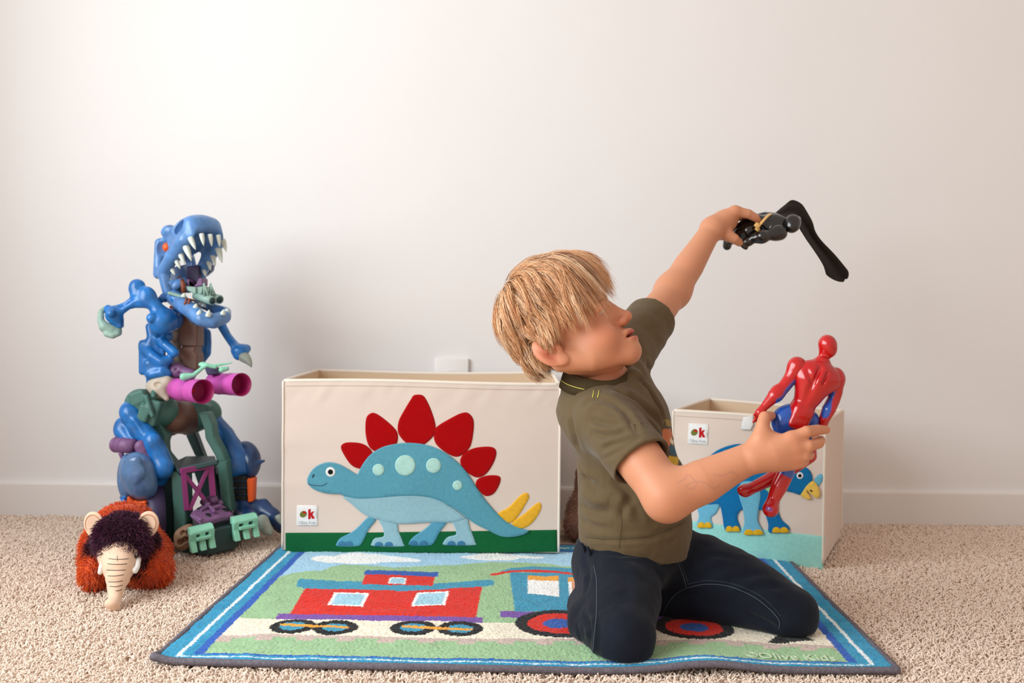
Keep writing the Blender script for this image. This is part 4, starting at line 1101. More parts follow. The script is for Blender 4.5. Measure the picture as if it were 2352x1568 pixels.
def jaws(name, conv, x0, y0, x1, y1, Y0, Y1, hz, parent):
    """a toothed mint trap plate: top rail and three bent prongs"""
    a, c = conv(x0, y0, Y0), conv(x1, y1, Y1); ax = c - a; L = np.linalg.norm(ax); ax /= L; out = V(ax[1], -ax[0], 0); out /= np.linalg.norm(out); up = V(0, 0, 1)
    b = MB(); b.prism([a, c, c - up * .012, a - up * .016], -out * .012, .0012)
    b.prism([a + out * .001, a + out * .012 - up * .010, a + ax * L + out * .012 - up * .008, c + out * .001], -up * .006, .001)
    for i, t in enumerate((.10, .5, .9)):
        p = a + ax * L * t
        prof = [p - up * .006, p + out * .012 - up * .012, p + out * .010 - up * hz * .55, p + out * .022 - up * hz, p + out * .008 - up * hz, p - out * .002 - up * hz * .6]
        b.prism([q - ax * .0065 for q in prof], ax * .013, .0012)
    p = a - up * hz * .42 + out * .006; b.prism([p + ax * L * .2, p + ax * L * .85, p + ax * L * .85 - up * .007, p + ax * L * .2 - up * .007], out * .012, .001)
    b.build(name, M_mint, parent, smooth=False)
jaws('trap_plate', ZF, 768, 1283, 940, 1243, 2.085, 2.115, .050, D)
jaws('trap_plate', ZF, 1088, 1203, 1268, 1168, 2.165, 2.20, .050, D)
s = Sculpt(); s.ell(ZF(730, 1345, 2.13), (.022, .024, .022)); s.ell(ZF(715, 1400, 2.12), (.016, .016, .014), k=.008); s.ell(ZF(765, 1300, 2.13), (.014, .02, .014), k=.008)
for x, y in ((715, 1320), (755, 1325), (735, 1370), (700, 1390)): s.ell(ZF(x, y, 2.108), (.006, .010, .006), k=.003, mode='sub')
s.build('skull_ornament', .0018, M_beige and mat('brown_bone_plastic', (146, 112, 86), rough=0.6, var=0.2, vscale=80), D)
# ---- leg at the left (nearer)
LY = 2.17
s = Sculpt()
s.ell(ZF(312, 405, LY + .01), (.019, .022, .022)); s.ell(ZF(262, 530, LY + .02), (.0175, .02, .024), k=.01); s.chain([ZF(330, 430, LY), ZF(400, 540, LY), ZF(480, 620, LY - .01), ZF(520, 700, LY - .015), ZF(560, 820, LY - .015)], [.020, .022, .021, .023, .026], k=.014)
s.chain([ZF(270, 560, LY + .01), ZF(330, 640, LY)], [.018, .016], k=.01); s.ell(ZF(490, 640, LY - .025), (.019, .016, .022), k=.008); s.ell(ZF(570, 830, LY - .025), (.020, .018, .024), k=.008); s.cap(ZF(560, 860, LY), ZF(520, 960, LY + .01), .024, .016, k=.01)
s.chain([ZF(350, 470, LY - .02), ZF(420, 570, LY - .022)], [.004, .004], k=.006); s.chain([ZF(320, 520, LY - .016), ZF(380, 610, LY - .018)], [.004, .004], k=.006)
s.build('thigh', .0026, M_blue, D)
s = Sculpt()
s.ell(ZF(385, 880, LY - .045), (.0375, .030, .050), rot=(0, -14, 0)); s.ell(ZF(300, 900, LY - .02), (.020, .026, .052), k=.01); s.ell(ZF(420, 975, LY - .035), (.030, .026, .028), k=.015)
for x, y in ((335, 800), (375, 790), (400, 860), (360, 900), (330, 860)): s.ell(ZF(x, y, LY - .073), (.010, .006, .014), k=.008)
s.build('shin_armour', .0026, M_armor, D)
b = MB()
for i in range(3): b.tube([ZF(255 + i * 4, 960 + i * 45, LY - .02), ZF(285, 1010 + i * 40, LY - .035), ZF(300, 1030 + i * 35, LY - .03)], .006, 6)
b.build('shin_rib', M_blue, D)
b = MB(); prism_px(b, ZF, [(300, 1040), (345, 1090), (440, 1080), (405, 1190), (285, 1170)], LY - .062, .04, .003); b.build('shin_vent', M_orange, D, smooth=False)
b = MB(); b.cyl(ZF(210, 655, LY - .005), ZF(350, 670, LY - .03), .0165, .0165, 24); b.cyl(ZF(215, 655, LY - .005), ZF(232, 657, LY - .008), .0175, .0175, 24); b.cyl(ZF(268, 661, LY - .016), ZF(276, 662, LY - .018), .0172, .0172, 24); b.build('leg_canister', M_purple, D)
s = Sculpt(); s.ell(ZF(395, 672, LY - .03), (.0115, .012, .014)); s.cap(ZF(410, 650, LY - .03), ZF(425, 690, LY - .03), .007, .009, k=.005); s.cap(ZF(410, 720, LY - .03), ZF(455, 770, LY - .03), .011, .011, k=.006); s.cap(ZF(255, 720, LY - .02), ZF(265, 760, LY - .02), .006, .004, k=.004); s.build('canister_clip', .002, M_purple, D)
c = ZF(520, 1200, LY); b = MB(); b.cyl(V(c[0] - .030, LY + .005, .076), V(c[0] + .004, LY + .022, .076), .076, .076, 40); b.build('leg_wheel', M_dpurple, D)
s = Sculpt(); c = ZF(330, 1180, LY); s.cap(V(c[0] + .01, LY + .02, .09), V(c[0] + .01, LY + .02, .03), .026, .03); s.cap(V(c[0], LY + .02, .03), V(c[0] - .045, LY + .03, .020), .022, .016, k=.01); s.cap(V(c[0] + .01, LY, .028), V(c[0] + .01, LY - .035, .018), .022, .016, k=.01); s.build('foot', .0025, M_navy, D)
b = MB(); c = ZF(558, 1395, 2.12); cone(b, V(c[0] - .006, 2.15, .022), V(c[0] + .004, 2.105, .008), .012); b.build('claw', M_claw, D)
# ---- leg at the right (farther)
QY = 2.30
s = Sculpt()
s.chain([ZF(920, 400, QY + .04), ZF(960, 500, QY + .04), ZF(1030, 590, QY + .03), ZF(1080, 690, QY + .01), ZF(1130, 800, QY)], [.018, .022, .025, .026, .028], k=.012)
s.chain([ZF(1040, 560, QY + .02), ZF(1100, 640, QY + .01), ZF(1170, 740, QY), ZF(1190, 830, QY)], [.008, .012, .016, .016], k=.01); s.ell(ZF(1090, 830, QY - .01), (.022, .02, .022), k=.012)
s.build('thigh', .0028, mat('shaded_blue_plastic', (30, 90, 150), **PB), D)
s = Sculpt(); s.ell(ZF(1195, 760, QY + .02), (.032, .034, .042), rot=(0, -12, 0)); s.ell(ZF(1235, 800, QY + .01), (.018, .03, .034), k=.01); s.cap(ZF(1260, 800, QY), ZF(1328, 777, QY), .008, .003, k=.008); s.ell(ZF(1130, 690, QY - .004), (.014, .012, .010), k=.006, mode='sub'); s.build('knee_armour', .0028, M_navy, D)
b = MB(); prism_px(b, ZF, [(1065, 870), (1190, 875), (1200, 1060), (1150, 1070), (1100, 980)], QY - .008, .03, .003); b.build('shin_plate', M_armor, D, smooth=False)
b = MB()
for i in range(4): b.box(ZF(1150, 905 + i * 50, QY - .012), (.016, .006, .0055), bev=.001)
b.build('shin_slot', M_void, D, smooth=False)
b = MB(); prism_px(b, ZF, [(1198, 915), (1252, 908), (1245, 1085), (1205, 1090)], QY - .022, .03, .002); b.build('shin_vent', M_orange, D, smooth=False)
c = ZF(1080, 1040, QY + .03); b = MB(); b.cyl(V(c[0] - .026, c[1] + .02, .078), V(c[0] - .010, c[1] + .035, .078), .068, .068, 36); b.build('leg_wheel', M_dpurple, D)
s = Sculpt(); s.chain([ZF(1150, 1050, QY + .02), ZF(1180, 1150, QY)], [.026, .028]); s.chain([ZF(1190, 1130, QY - .0), ZF(1300, 1130, QY - .0), ZF(1390, 1190, QY - .01), ZF(1465, 1265, QY - .01)], [.024, .020, .019, .013], k=.012); s.chain([ZF(1330, 1090, QY), ZF(1345, 1110, QY)], [.009, .009], k=.008); s.chain([ZF(1190, 1180, QY - .01), ZF(1230, 1210, QY - .05)], [.022, .02], k=.012); s.cap(ZF(1390, 1220, QY), ZF(1450, 1290, QY), .016, .010, k=.01)
s.build('foot', .0028, M_navy, D)
s = Sculpt(); s.cap(ZF(1318, 1225, QY - .06), ZF(1345, 1290, QY - .07), .014, .0135); s.ell(ZF(1375, 1310, QY - .07), (.007, .01, .010), k=.006); s.build('claw', .002, M_claw, D)
b = MB(); cone(b, ZF(1432, 1190, QY - .02), ZF(1462, 1260, QY - .03), .009); b.build('claw', M_claw, D)
# ------------------------------------------------------------------ strands (fur and hair)
def strands(P, r, sides=3):
    """P (n,k,3) strand points, r (n,k) radii -> tube vertices and quad faces"""
    n, k, _ = P.shape
    T = np.gradient(P, axis=1); T /= np.linalg.norm(T, axis=2, keepdims=True) + 1e-12
    ref = np.where(np.abs(T[..., 2:3]) < 0.9, V(0, 0, 1), V(1, 0, 0))
    N = np.cross(T, ref); N /= np.linalg.norm(N, axis=2, keepdims=True) + 1e-12
    B = np.cross(T, N)
    a = np.linspace(0, 2 * math.pi, sides, endpoint=False)
    v = P[:, :, None] + r[:, :, None, None] * (N[:, :, None] * np.cos(a)[:, None] + B[:, :, None] * np.sin(a)[:, None])
    i = np.arange(n * k * sides).reshape(n, k, sides)
    j = np.roll(i, -1, 2)
    f = np.stack([i[:, :-1], j[:, :-1], j[:, 1:], i[:, 1:]], -1).reshape(-1, 4)
    return v.reshape(-1, 3), f
def mesh_normals(v, f):
    n = np.cross(v[f[:, 2]] - v[f[:, 0]], v[f[:, 3]] - v[f[:, 1]]); N = np.zeros_like(v)
    for c in range(4): np.add.at(N, f[:, c], n)
    return N / (np.linalg.norm(N, axis=1)[:, None] + 1e-12)
def fur(name, v, f, mask, count, length, rad, material, parent, comb=(0, 0, -0.5), col0=(1, 1, 1), col1=(1, 1, 1), messy=0.35, clump=0.012):
    N = mesh_normals(v, f); w = np.where(mask)[0]
    i = rng.choice(w, count); p = v[i] + 0.001 * rng.standard_normal((count, 3)); n = N[i]
    cl = np.stack([vnoise(p[:, 0] / clump, p[:, 1] / clump, p[:, 2] / clump, s_) for s_ in (41, 42, 43)], 1)
    d = n + np.asarray(comb) * 0.5 + cl * 0.55 + messy * rng.standard_normal((count, 3)); d /= np.linalg.norm(d, axis=1)[:, None]
    L = length * (0.7 + 0.6 * rng.random(count)); t = np.linspace(0, 1, 4)
    P = p[:, None] - n[:, None] * 0.001 + d[:, None] * (L[:, None] * t)[..., None] + np.asarray(comb) * (L[:, None] * t ** 2)[..., None] * 0.6
    r = rad * np.array([1, 0.95, 0.7, 0.12])[None] * (0.8 + 0.4 * rng.random((count, 1)))
    vv, ff = strands(P, r)
    mix = rng.random(count)[:, None, None] * np.ones((1, 4, 3)); c = lin(col0) * (1 - mix[..., :1]) + lin(col1) * mix[..., :1]
    cc = np.repeat(c.reshape(-1, 3), 3, 0)
    o = part(name, vv, ff, material, parent, True, cc); o['kind'] = 'stuff'; return o

# ------------------------------------------------------------------ plush mammoth
def ZM(x, y, Y): return U(160 + x * .19133, 1120 + y * .19133, Y)
MM = thing('plush_mammoth', 'orange plush mammoth with dark purple hair and a cream trunk on the carpet', 'plush toy', G(290, 1350))
M_ofur = mat('orange_fur', rough=0.9, vc=True, spec=0.15, sheen=0.3)
M_pfur = mat('purple_fur', rough=0.55, vc=True, spec=0.4, sheen=0.1)
M_cream = mat('cream_plush', (240, 204, 176), rough=0.95, bump=0.4, bscale=900, spec=0.05, sheen=0.3, bdist=0.0008)
M_earseam = mat('ear_seam_thread', (206, 150, 116), rough=0.9)
M_tusk = mat('white_felt_tusk', (240, 236, 230), rough=0.9, bump=0.3, bscale=900, spec=0.05)
M_tline = mat('black_embroidery', (30, 20, 20), rough=0.6)
M_eyeb = mat('glossy_black_eye', (12, 10, 12), rough=0.12, coat=0.5)
s = Sculpt()
def fl(p, zmin): return V(p[0], p[1], max(p[2], zmin))
s.ell(ZM(650, 660, 1.97), (.058, .085, .066), k=.03); s.ell(ZM(640, 440, 1.98), (.042, .07, .038), k=.03)
s.ell(fl(ZM(315, 1110, 1.865), .032), (.024, .034, .030), k=.02); s.ell(fl(ZM(1030, 1060, 1.89), .032), (.029, .034, .031), k=.02)
s.ell(fl(ZM(780, 960, 1.90), .045), (.048, .034, .042), k=.03); s.ell(fl(ZM(930, 780, 1.93), .05), (.026, .05, .046), k=.03); s.ell(fl(ZM(350, 850, 1.93), .05), (.026, .05, .050), k=.03)
s.ell(V(ZM(420, 900, 2.03)[0], 2.03, .034), (.034, .036, .034), k=.03); s.ell(V(ZM(1000, 900, 2.03)[0], 2.03, .034), (.034, .036, .034), k=.03)
v, f, c = s.mesh(.0035)
part('body', v, f, mat('orange_pile', (214, 78, 24), rough=0.95, sheen=0.2), MM)
fur('fur', v, f, v[:, 2] > 0.004, 10500, .011, .00092, M_ofur, MM, (0, -0.15, -0.5), (206, 56, 10), (246, 112, 34), 0.3, 0.014)
s = Sculpt()
s.ell(ZM(650, 600, 1.87), (.050, .045, .046), k=.01)
s.ell(ZM(600, 800, 1.835), (.040, .034, .028), k=.02)
TR = [ZM(605, 850, 1.825), ZM(590, 960, 1.800), ZM(578, 1080, 1.785), ZM(560, 1180, 1.775), ZM(545, 1300, 1.760), ZM(528, 1430, 1.742)]
TRr = [.0345, .028, .0215, .0165, .0118, .0108]
s.chain(TR, TRr, k=.012); s.ell(fl(TR[-1] + V(-.002, -.004, -.002), .010), (.0125, .012, .0095), k=.006)
v, f, c = s.mesh(.0022); hv, hf = v, f
part('head', v, f, M_cream, MM)
# shaggy purple hair on the head, and the mane at its sides
cap_c = ZM(648, 560, 1.862)
s = Sculpt(); s.ell(cap_c, (.0485, .047, .038), k=.01); s.ell(ZM(650, 700, 1.845), (.043, .036, .014), k=.015)
v, f, c = s.mesh(.003); part('hair_cap', v, f, mat('purple_backing', (52, 14, 40), rough=0.9), MM)
fur('head_hair', v, f, v[:, 2] > -1, 6000, .0125, .00082, M_pfur, MM, (0, -0.35, -0.35), (44, 8, 32), (104, 32, 76), 0.32, 0.012)
s = Sculpt(); s.chain([ZM(320, 640, 1.885), ZM(280, 760, 1.885), ZM(330, 880, 1.87)], [.010, .013, .011], k=.01); s.chain([ZM(990, 620, 1.90), ZM(960, 760, 1.89), ZM(880, 900, 1.87)], [.012, .015, .013], k=.01); s.cap(ZM(400, 920, 1.87), ZM(850, 930, 1.87), .014, .014, k=.01)
v, f, c = s.mesh(.003); part('mane_backing', v, f, bpy.data.materials['purple_backing'], MM)
fur('mane', v, f, v[:, 2] > -1, 3600, .011, .00075, M_pfur, MM, (0, -0.3, -0.4), (38, 8, 28), (84, 26, 56), 0.32, 0.012)
for cx, cy, tw in ((292, 436, -10), (940, 430, 10)):
    s = Sculpt(); c = ZM(cx, cy, 1.862); R = rotm((0, tw, 0.6 * tw))
    s.ell(c, (.0205, .0052, .0245), R); s.ell(c + V(0.006 if tw < 0 else -0.006, .002, -.014), (.014, .006, .014), R, k=.01)
    s.ell(c + V(0, -.0068, .001), (.0148, .0042, .0180), R, k=.003, mode='sub')
    eo = s.build('ear', .0012, M_cream, MM)
    b = MB(); b.tube([c + R @ V(.0152 * math.cos(t), -.0034, .0185 * math.sin(t)) for t in np.linspace(0, 2 * math.pi, 40, endpoint=False)], .0009, 6, closed=True); b.build('ear_seam', M_earseam, eo)
for pts, r in (([ZM(395, 880, 1.815), ZM(375, 950, 1.800), ZM(368, 1012, 1.797)], .0048), ([ZM(820, 850, 1.82), ZM(812, 940, 1.805), ZM(785, 990, 1.797)], .0060)):
    b = MB(); q = spline(pts, 6, False); n_ = len(q); b.tube(q, [r * (0.75 + 0.25 * i / n_) for i in range(n_)], 12); b.ball(q[-1], r, 12, 8); b.build('tusk', M_tusk, MM)
for cx, cy, Y in ((392, 812, 1.808), (795, 815, 1.812)):
    b = MB(); b.ball(ZM(cx, cy, Y), (.0025, .0022, .0055), 12, 8); eo = b.build('eye', M_eyeb, MM)
    b = MB(); b.ball(ZM(cx + 3, cy - 14, Y - .0022), (.0006, .0004, .0012), 8, 6); b.build('glint', M_tusk, eo)
def wrinkle(v, f, lines, gain=1.0):
    """press folds into a cloth mesh: each line is (picture points, depth, half width); negative depth is a groove"""
    bv = bvh_of(v, f); N = mesh_normals(v, f); dz = np.zeros(len(v))
    for pts, amp, wd in lines:
        q = []
        for p in spline([V(*p) for p in pts], 10, False):
            h = bv.ray_cast(Vector(CAM), Vector(ray(*p)))
            if h[0] is not None: q.append(np.array(h[0]))
        if len(q) < 3: continue
        q = np.array(q); br = np.where(np.linalg.norm(np.diff(q, axis=0), axis=1) > .012)[0] + 1; q = max(np.split(q, br), key=len)   # stay on one side of a step
        if len(q) < 3: continue
        lo, hi = q.min(0) - 3 * wd, q.max(0) + 3 * wd
        sel = np.where(np.all((v > lo) & (v < hi), 1))[0]
        if not len(sel): continue
        D = np.linalg.norm(v[sel][:, None] - q[None], axis=2); k = D.argmin(1); d = D[np.arange(len(sel)), k]
        fade = np.sin(np.clip((k + .5) / len(q), 0, 1) * math.pi) ** .6
        dz[sel] += gain * amp * fade * (np.exp(-(d / wd) ** 2) - .45 * np.exp(-((d - 1.7 * wd) / wd) ** 2))
    return v + N * dz[:, None]
# embroidered trunk lines, laid on the surface
from mathutils.bvhtree import BVHTree
def bvh_of(v, f): return BVHTree.FromPolygons([Vector(p) for p in v], [tuple(int(i) for i in q) for q in f])
def onto(bvh, p, off=0.0005):
    """the surface point met from the photograph's side, lifted along the normal"""
    d = np.asarray(p) - CAM; d /= np.linalg.norm(d)
    h = bvh.ray_cast(Vector(CAM), Vector(d))
    if h[0] is None: return None
    n = np.array(h[1]); n = n if n @ d < 0 else -n
    return np.array(h[0]) + n * off
hb = bvh_of(hv, hf)
for y, x0, x1, sag in ((850, 468, 705, 8), (912, 455, 685, 6), (985, 445, 668, 5), (1055, 460, 650, 8), (1128, 470, 635, 8), (1180, 482, 632, 12), (1234, 552, 626, 6)):
    q = []
    for t in np.linspace(0, 1, 12):
        p = onto(hb, ZM(x0 + (x1 - x0) * t, y + sag * math.sin(t * math.pi) - 14 * t * (y > 1000), 1.8), .0003)
        if p is not None: q.append(p)
    b = MB(); b.tube(q, .00055, 5); b.build('trunk_stitch', M_tline, MM)
q = [p for p in (onto(hb, ZM(573, y, 1.8), .0001) for y in range(815, 880, 8)) if p is not None]
b = MB(); b.tube(q, .0004, 5); b.build('trunk_stitch', M_tline, MM)
# ------------------------------------------------------------------ the boy
def Z5(x, y, Y): return U(1100 + x * .22954, 540 + y * .22954, Y)     # head crop
def ZH(x, y, Y): return U(1700 + x * .14668, 900 + y * .14668, Y)     # near hand crop
def ZK(x, y, Y): return U(1640 + x * .14668, 440 + y * .14668, Y)     # far hand crop
def ZR(x, y, Y): return U(1680 + x * .31880, 740 + y * .31880, Y)     # red figure crop
SKIN = lin((209, 144, 110)); BLUSH = lin((200, 110, 80)); LIP = lin((188, 74, 66))
M_skin = mat('skin', rough=0.5, vc=True, spec=0.35, sss=0.14, bump=0.05, bscale=700, bdist=0.0004, sssc=0.008)
BOY = thing('person', 'blond boy in olive t-shirt and dark jeans kneeling on the rug with two toy figures', 'person', G(1440, 1400))
BOY.name = 'person'
# head frame
HK = 1.07
A_p, A_y = math.radians(34), math.radians(-13)
PF = V(math.cos(A_p) * math.cos(A_y), math.cos(A_p) * math.sin(A_y), math.sin(A_p))
PS = V(-math.sin(A_y), math.cos(A_y), 0.0)
A_r = math.radians(-4)                                   # roll of the head about its forward axis
PU = np.cross(PF, PS)
PS, PU = PS * math.cos(A_r) + PU * math.sin(A_r), PU * math.cos(A_r) - PS * math.sin(A_r)
PR = np.stack([PF, PS, PU], 1)
PO = U(1306, 797, 1.635)
def hp(f, s, u): return PO + HK * (PR @ V(f, s, u))
def hk(*r): return tuple(HK * x for x in r)

def boy_skin():
    s = Sculpt()
    E = lambda c, r, k=.012, mode='add', rot=None: s.ell(hp(*c), hk(*r), PR if rot is None else PR @ rotm(rot), k=k * HK, mode=mode)
    E((.004, 0, .062), (.078, .068, .076))
    E((.034, 0, .000), (.050, .054, .057), .02)
    E((.036, 0, .052), (.047, .056, .044), .02)
    for sg in (-1, 1):
        s.chain([hp(-.012, sg * .049, -.018), hp(.026, sg * .041, -.041), hp(.072, sg * .011, -.0590)], hk(.018, .017, .0145), k=.02)
        E((.051, sg * .034, -.024), (.031, .025, .027), .014)
    E((.0765, 0, -.0590), (.0165, .0185, .0130), .014)
    E((.072, 0, -.040), (.0225, .027, .022), .014)
    for sg in (-1, 1): E((.092, sg * .030, .020), (.014, .017, .010), .010, 'sub')
    for sg in (-1, 1): s.chain([hp(.083, sg * .010, .036), hp(.077, sg * .030, .039), hp(.062, sg * .048, .033)], hk(.006, .0065, .006), k=.01)
    E((.079, 0, .010), (.0150, .0140, .020), .010)
    s.chain([hp(.083, 0, .026), hp(.092, 0, .008), hp(.0995, 0, -.0075)], hk(.0065, .0072, .0086), k=.008)
    E((.1010, 0, -.0100), (.0092, .0088, .0076), .005)
    for sg in (-1, 1): E((.0930, sg * .0095, -.0135), (.0085, .0060, .0062), .005)
    for sg in (-1, 1): E((.0970, sg * .0055, -.0182), (.0055, .0026, .0030), .003, 'sub')
    E((.0900, 0, -.0320), (.0090, .0240, .0058), .006)
    E((.0940, 0, -.0338), (.0050, .0130, .0040), .004)
    E((.0895, 0, -.0445), (.0094, .0205, .0060), .005)
    E((.0970, 0, -.0385), (.0190, .0240, .0026), .003, 'sub')
    for sg in (-1, 1):
        E((.0755, sg * .031, .0171), (.010, .0140, .0052), .005)       # lids
        E((.0775, sg * .031, .0241), (.0100, .0148, .0066), .005)
        R = rotm((0, -24, 0)) @ rotm((0, 0, sg * -20))
        ec = V(-.020, sg * .066, .000)
        def ear(df, ds, du, r, k, mode='add'):
            s.ell(PO + HK * (PR @ (ec + R @ V(df, sg * ds, du))), hk(*r), PR @ R, k=k, mode=mode)
        ear(0, .002, 0, (.0180, .0055, .0285), .004)
        ear(.002, .0085, .002, (.0115, .0058, .0180), .004, 'sub')
        ear(.007, .007, -.004, (.006, .006, .007), .003, 'sub')
        ear(.0145, .003, -.004, (.0050, .0050, .0085), .005)
        ear(-.002, .0055, .009, (.0045, .003, .011), .004)
        ear(.004, .002, -.025, (.008, .0045, .008), .006)
    # neck
    s.chain([hp(.008, 0, .0), U(1366, 836, 1.662), U(1376, 866, 1.672), U(1386, 920, 1.684)], [.044, .043, .045, .046], k=.02)
    hv, hf, hc = s.mesh(.0016)
    loc = ((hv - PO) @ PR) / HK
    def blob(c, r, soft=1.0):
        d = np.sqrt((((loc - np.array(c)) / np.array(r)) ** 2).sum(1)); return np.clip(1.25 - d, 0, 1)[:, None]
    col = np.tile(SKIN, (len(hv), 1))
    for sg in (-1, 1):
        w = 0.62 * blob((.058, sg * .040, -.020), (.032, .026, .024)); col = col * (1 - w) + BLUSH * w
        w = 0.55 * blob((-.020, sg * .074, .0), (.022, .014, .030)); col = col * (1 - w) + BLUSH * w
        w = 0.45 * blob((.0930, sg * .010, -.0145), (.012, .01, .010)); col = col * (1 - w) + BLUSH * w
        w = 0.55 * blob((.082, sg * .028, .038), (.012, .022, .0045)); col = col * (1 - w) + lin((176, 120, 78)) * w
    w = np.clip(1.5 * blob((-.018, -.076, -.002), (.0105, .008, .0165)), 0, 1) * .6; col = col * (1 - w) + lin((168, 78, 58)) * w
    w = 0.45 * blob((.105, 0, -.010), (.014, .014, .012)); col = col * (1 - w) + BLUSH * w
    for c, r in (((.0925, 0, -.0335), (.011, .0205, .0050)), ((.090, 0, -.0448), (.011, .0180, .0058)), ((.084, 0, -.0390), (.013, .023, .005))):
        w = np.clip(1.7 * blob(c, r), 0, 1) * 0.95; col = col * (1 - w) + LIP * w
    w = np.clip(2.0 * blob((.084, 0, -.0392), (.0125, .0195, .0030)), 0, 1); col = col * (1 - w) + lin((120, 34, 34)) * w
    # near arm with the hand round the red figure
    a = Sculpt()
    sh, el, wr = U(1398, 958, 1.585), U(1532, 1141, 1.475), ZH(190, 1020, 1.475)
    a.chain([U(1404, 950, 1.62), sh, (sh * .5 + el * .5) + V(0, -.004, 0), el], [.030, .036, .0385, .0335], k=.02)
    a.ell(el + V(-.002, .004, -.012), (.021, .022, .021), k=.015)
    fm = el * .58 + wr * .42
    a.chain([el, fm + V(0, 0, -.002), el * .25 + wr * .75, wr], [.0335, .0335, .0265, .0235], k=.02)
    HY = 1.470
    w0 = ZH(215, 1030, HY)
    mcp = [ZH(800, 735, HY - .012), ZH(850, 855, HY - .013), ZH(862, 985, HY - .010), ZH(835, 1100, HY - .004)]
    for q, r in zip(mcp, (.0115, .0115, .011, .0105)):
        a.chain([w0 + (q - w0) * .05, w0 + (q - w0) * .5 + V(0, -.003, 0), q], [.0165, .0135, r], k=.012)
    a.ell(ZH(520, 960, HY + .002), (.032, .0135, .024), rot=(0, 20, 0), k=.015)
    a.ell(ZH(420, 820, HY + .002), (.020, .014, .022), rot=(0, -30, 0), k=.015)
    K = .006
    def finger(S, pts, rad):
        S.chain(pts[:2], rad[:2], k=.007); S.chain(pts[1:], rad[1:], k=.0010)
    finger(a, [mcp[0], ZH(1040, 622, HY - .014), ZH(1215, 594, HY + .000), ZH(1345, 590, HY + .012)], [.0100, .0088, .0080, .0064])
    finger(a, [mcp[1], ZH(1075, 845, HY - .017), ZH(1230, 800, HY - .003), ZH(1262, 760, HY + .016), ZH(1180, 735, HY + .028)], [.0100, .0088, .0082, .0074, .0060])
    finger(a, [mcp[2], ZH(1010, 1000, HY - .014), ZH(1082, 985, HY + .003), ZH(1045, 950, HY + .022), ZH(940, 920, HY + .030)], [.0096, .0084, .0078, .0072, .0058])
    finger(a, [mcp[3], ZH(960, 1108, HY - .007), ZH(1005, 1085, HY + .007), ZH(960, 1050, HY + .022), ZH(880, 1020, HY + .030)], [.0090, .0076, .0072, .0066, .0054])
    # thumb: from the side of the palm near the wrist, up beside the figure and over it
    a.chain([ZH(300, 900, HY + .004), ZH(330, 700, HY + .000), ZH(352, 520, HY + .004), ZH(385, 395, HY + .012), ZH(485, 372, HY + .026)], [.0165, .0125, .0100, .0092, .0070], k=.010)
    av, af, ac = a.mesh(.0017)
    # far arm, raised, with the hand on the black figure
    g = Sculpt()
    sh2, el2, wr2 = U(1448, 796, 1.80), U(1546, 668, 1.93), U(1634, 528, 2.02)
    g.chain([U(1425, 880, 1.73), sh2, sh2 * .45 + el2 * .55, el2], [.034, .040, .0345, .0305], k=.02)
    g.ell(el2 + V(-.002, .004, -.000), (.030, .030, .030), k=.02)
    g.chain([el2, el2 * .6 + wr2 * .4, el2 * .25 + wr2 * .75, wr2], [.030, .0300, .0245, .0215], k=.02)
    KY = 2.045
    w0 = ZK(-20, 580, 2.02)
    ks = [ZK(330, 310, KY - .018), ZK(345, 330, KY + .002), ZK(330, 350, KY + .020), ZK(300, 380, KY + .036)]
    for q in ks: g.chain([w0, w0 + (q - w0) * .5 + V(0, 0, .003), q], [.0185, .0145, .0115], k=.014)
    g.ell(ZK(160, 500, KY), (.026, .026, .022), rot=(0, -30, 0), k=.015)
    finger(g, [ks[0], ZK(520, 345, KY - .016), ZK(640, 400, KY - .010), ZK(690, 455, KY - .002)], [.0112, .0098, .0086, .0066])
    finger(g, [ks[1], ZK(540, 350, KY + .006), ZK(650, 410, KY + .012), ZK(660, 480, KY + .018)], [.0112, .0098, .0088, .0070])
    finger(g, [ks[2], ZK(500, 360, KY + .028), ZK(600, 430, KY + .034), ZK(600, 500, KY + .036)], [.0108, .0094, .0085, .0068])
    finger(g, [ks[3], ZK(440, 400, KY + .046), ZK(520, 460, KY + .050), ZK(520, 520, KY + .048)], [.0098, .0085, .0076, .0060])
    g.chain([ZK(110, 620, KY - .012), ZK(230, 690, KY - .022), ZK(315, 735, KY - .024), ZK(395, 800, KY - .016)], [.0175, .0125, .0105, .0078], k=.010)
    gv, gf, gc = g.mesh(.0018)
    # trunk and legs inside the clothes, and the bare foot behind
    t = Sculpt()
    t.chain([U(1380, 900, 1.67), U(1420, 980, 1.69), U(1455, 1130, 1.70), U(1460, 1260, 1.72)], [.06, .07, .07, .07], k=.03)
    t.cap(sh + V(0, 0, -.03), sh2 + V(0, 0, -.04), .03, .03, k=.03)
    t.chain([U(1412, 1310, 1.69), U(1424, 1446, 1.53)], [.045, .030], k=.03)
    t.chain([U(1525, 1296, 1.75), U(1690, 1342, 1.682), U(1800, 1404, 1.632)], [.045, .034, .026], k=.03)
    t.chain([U(1424, 1446, 1.53), U(1368, 1428, 1.60), U(1352, 1372, 1.76)], [.028, .026, .022], k=.02)
    t.chain([U(1800, 1404, 1.635), U(1650, 1378, 1.69), U(1500, 1366, 1.72)], [.026, .026, .020], k=.02)
    t.ell(U(1341, 1342, 1.775), (.021, .024, .024), k=.01)
    t.chain([U(1345, 1350, 1.78), U(1352, 1330, 1.84), U(1356, 1312, 1.90)], [.020, .020, .016], k=.015)
    for i, dx in enumerate((-.016, -.007, .001, .009, .016)):
        q = U(1356, 1312, 1.90) + V(dx, 0, 0); t.cap(q, q + V(.0, .018, -.006), .0075, .0065, k=.004)
    tv, tf, tc_ = t.mesh(.005)
    vs_, fs_, cs_ = [hv, av, gv, tv], [hf, af, gf, tf], [col]
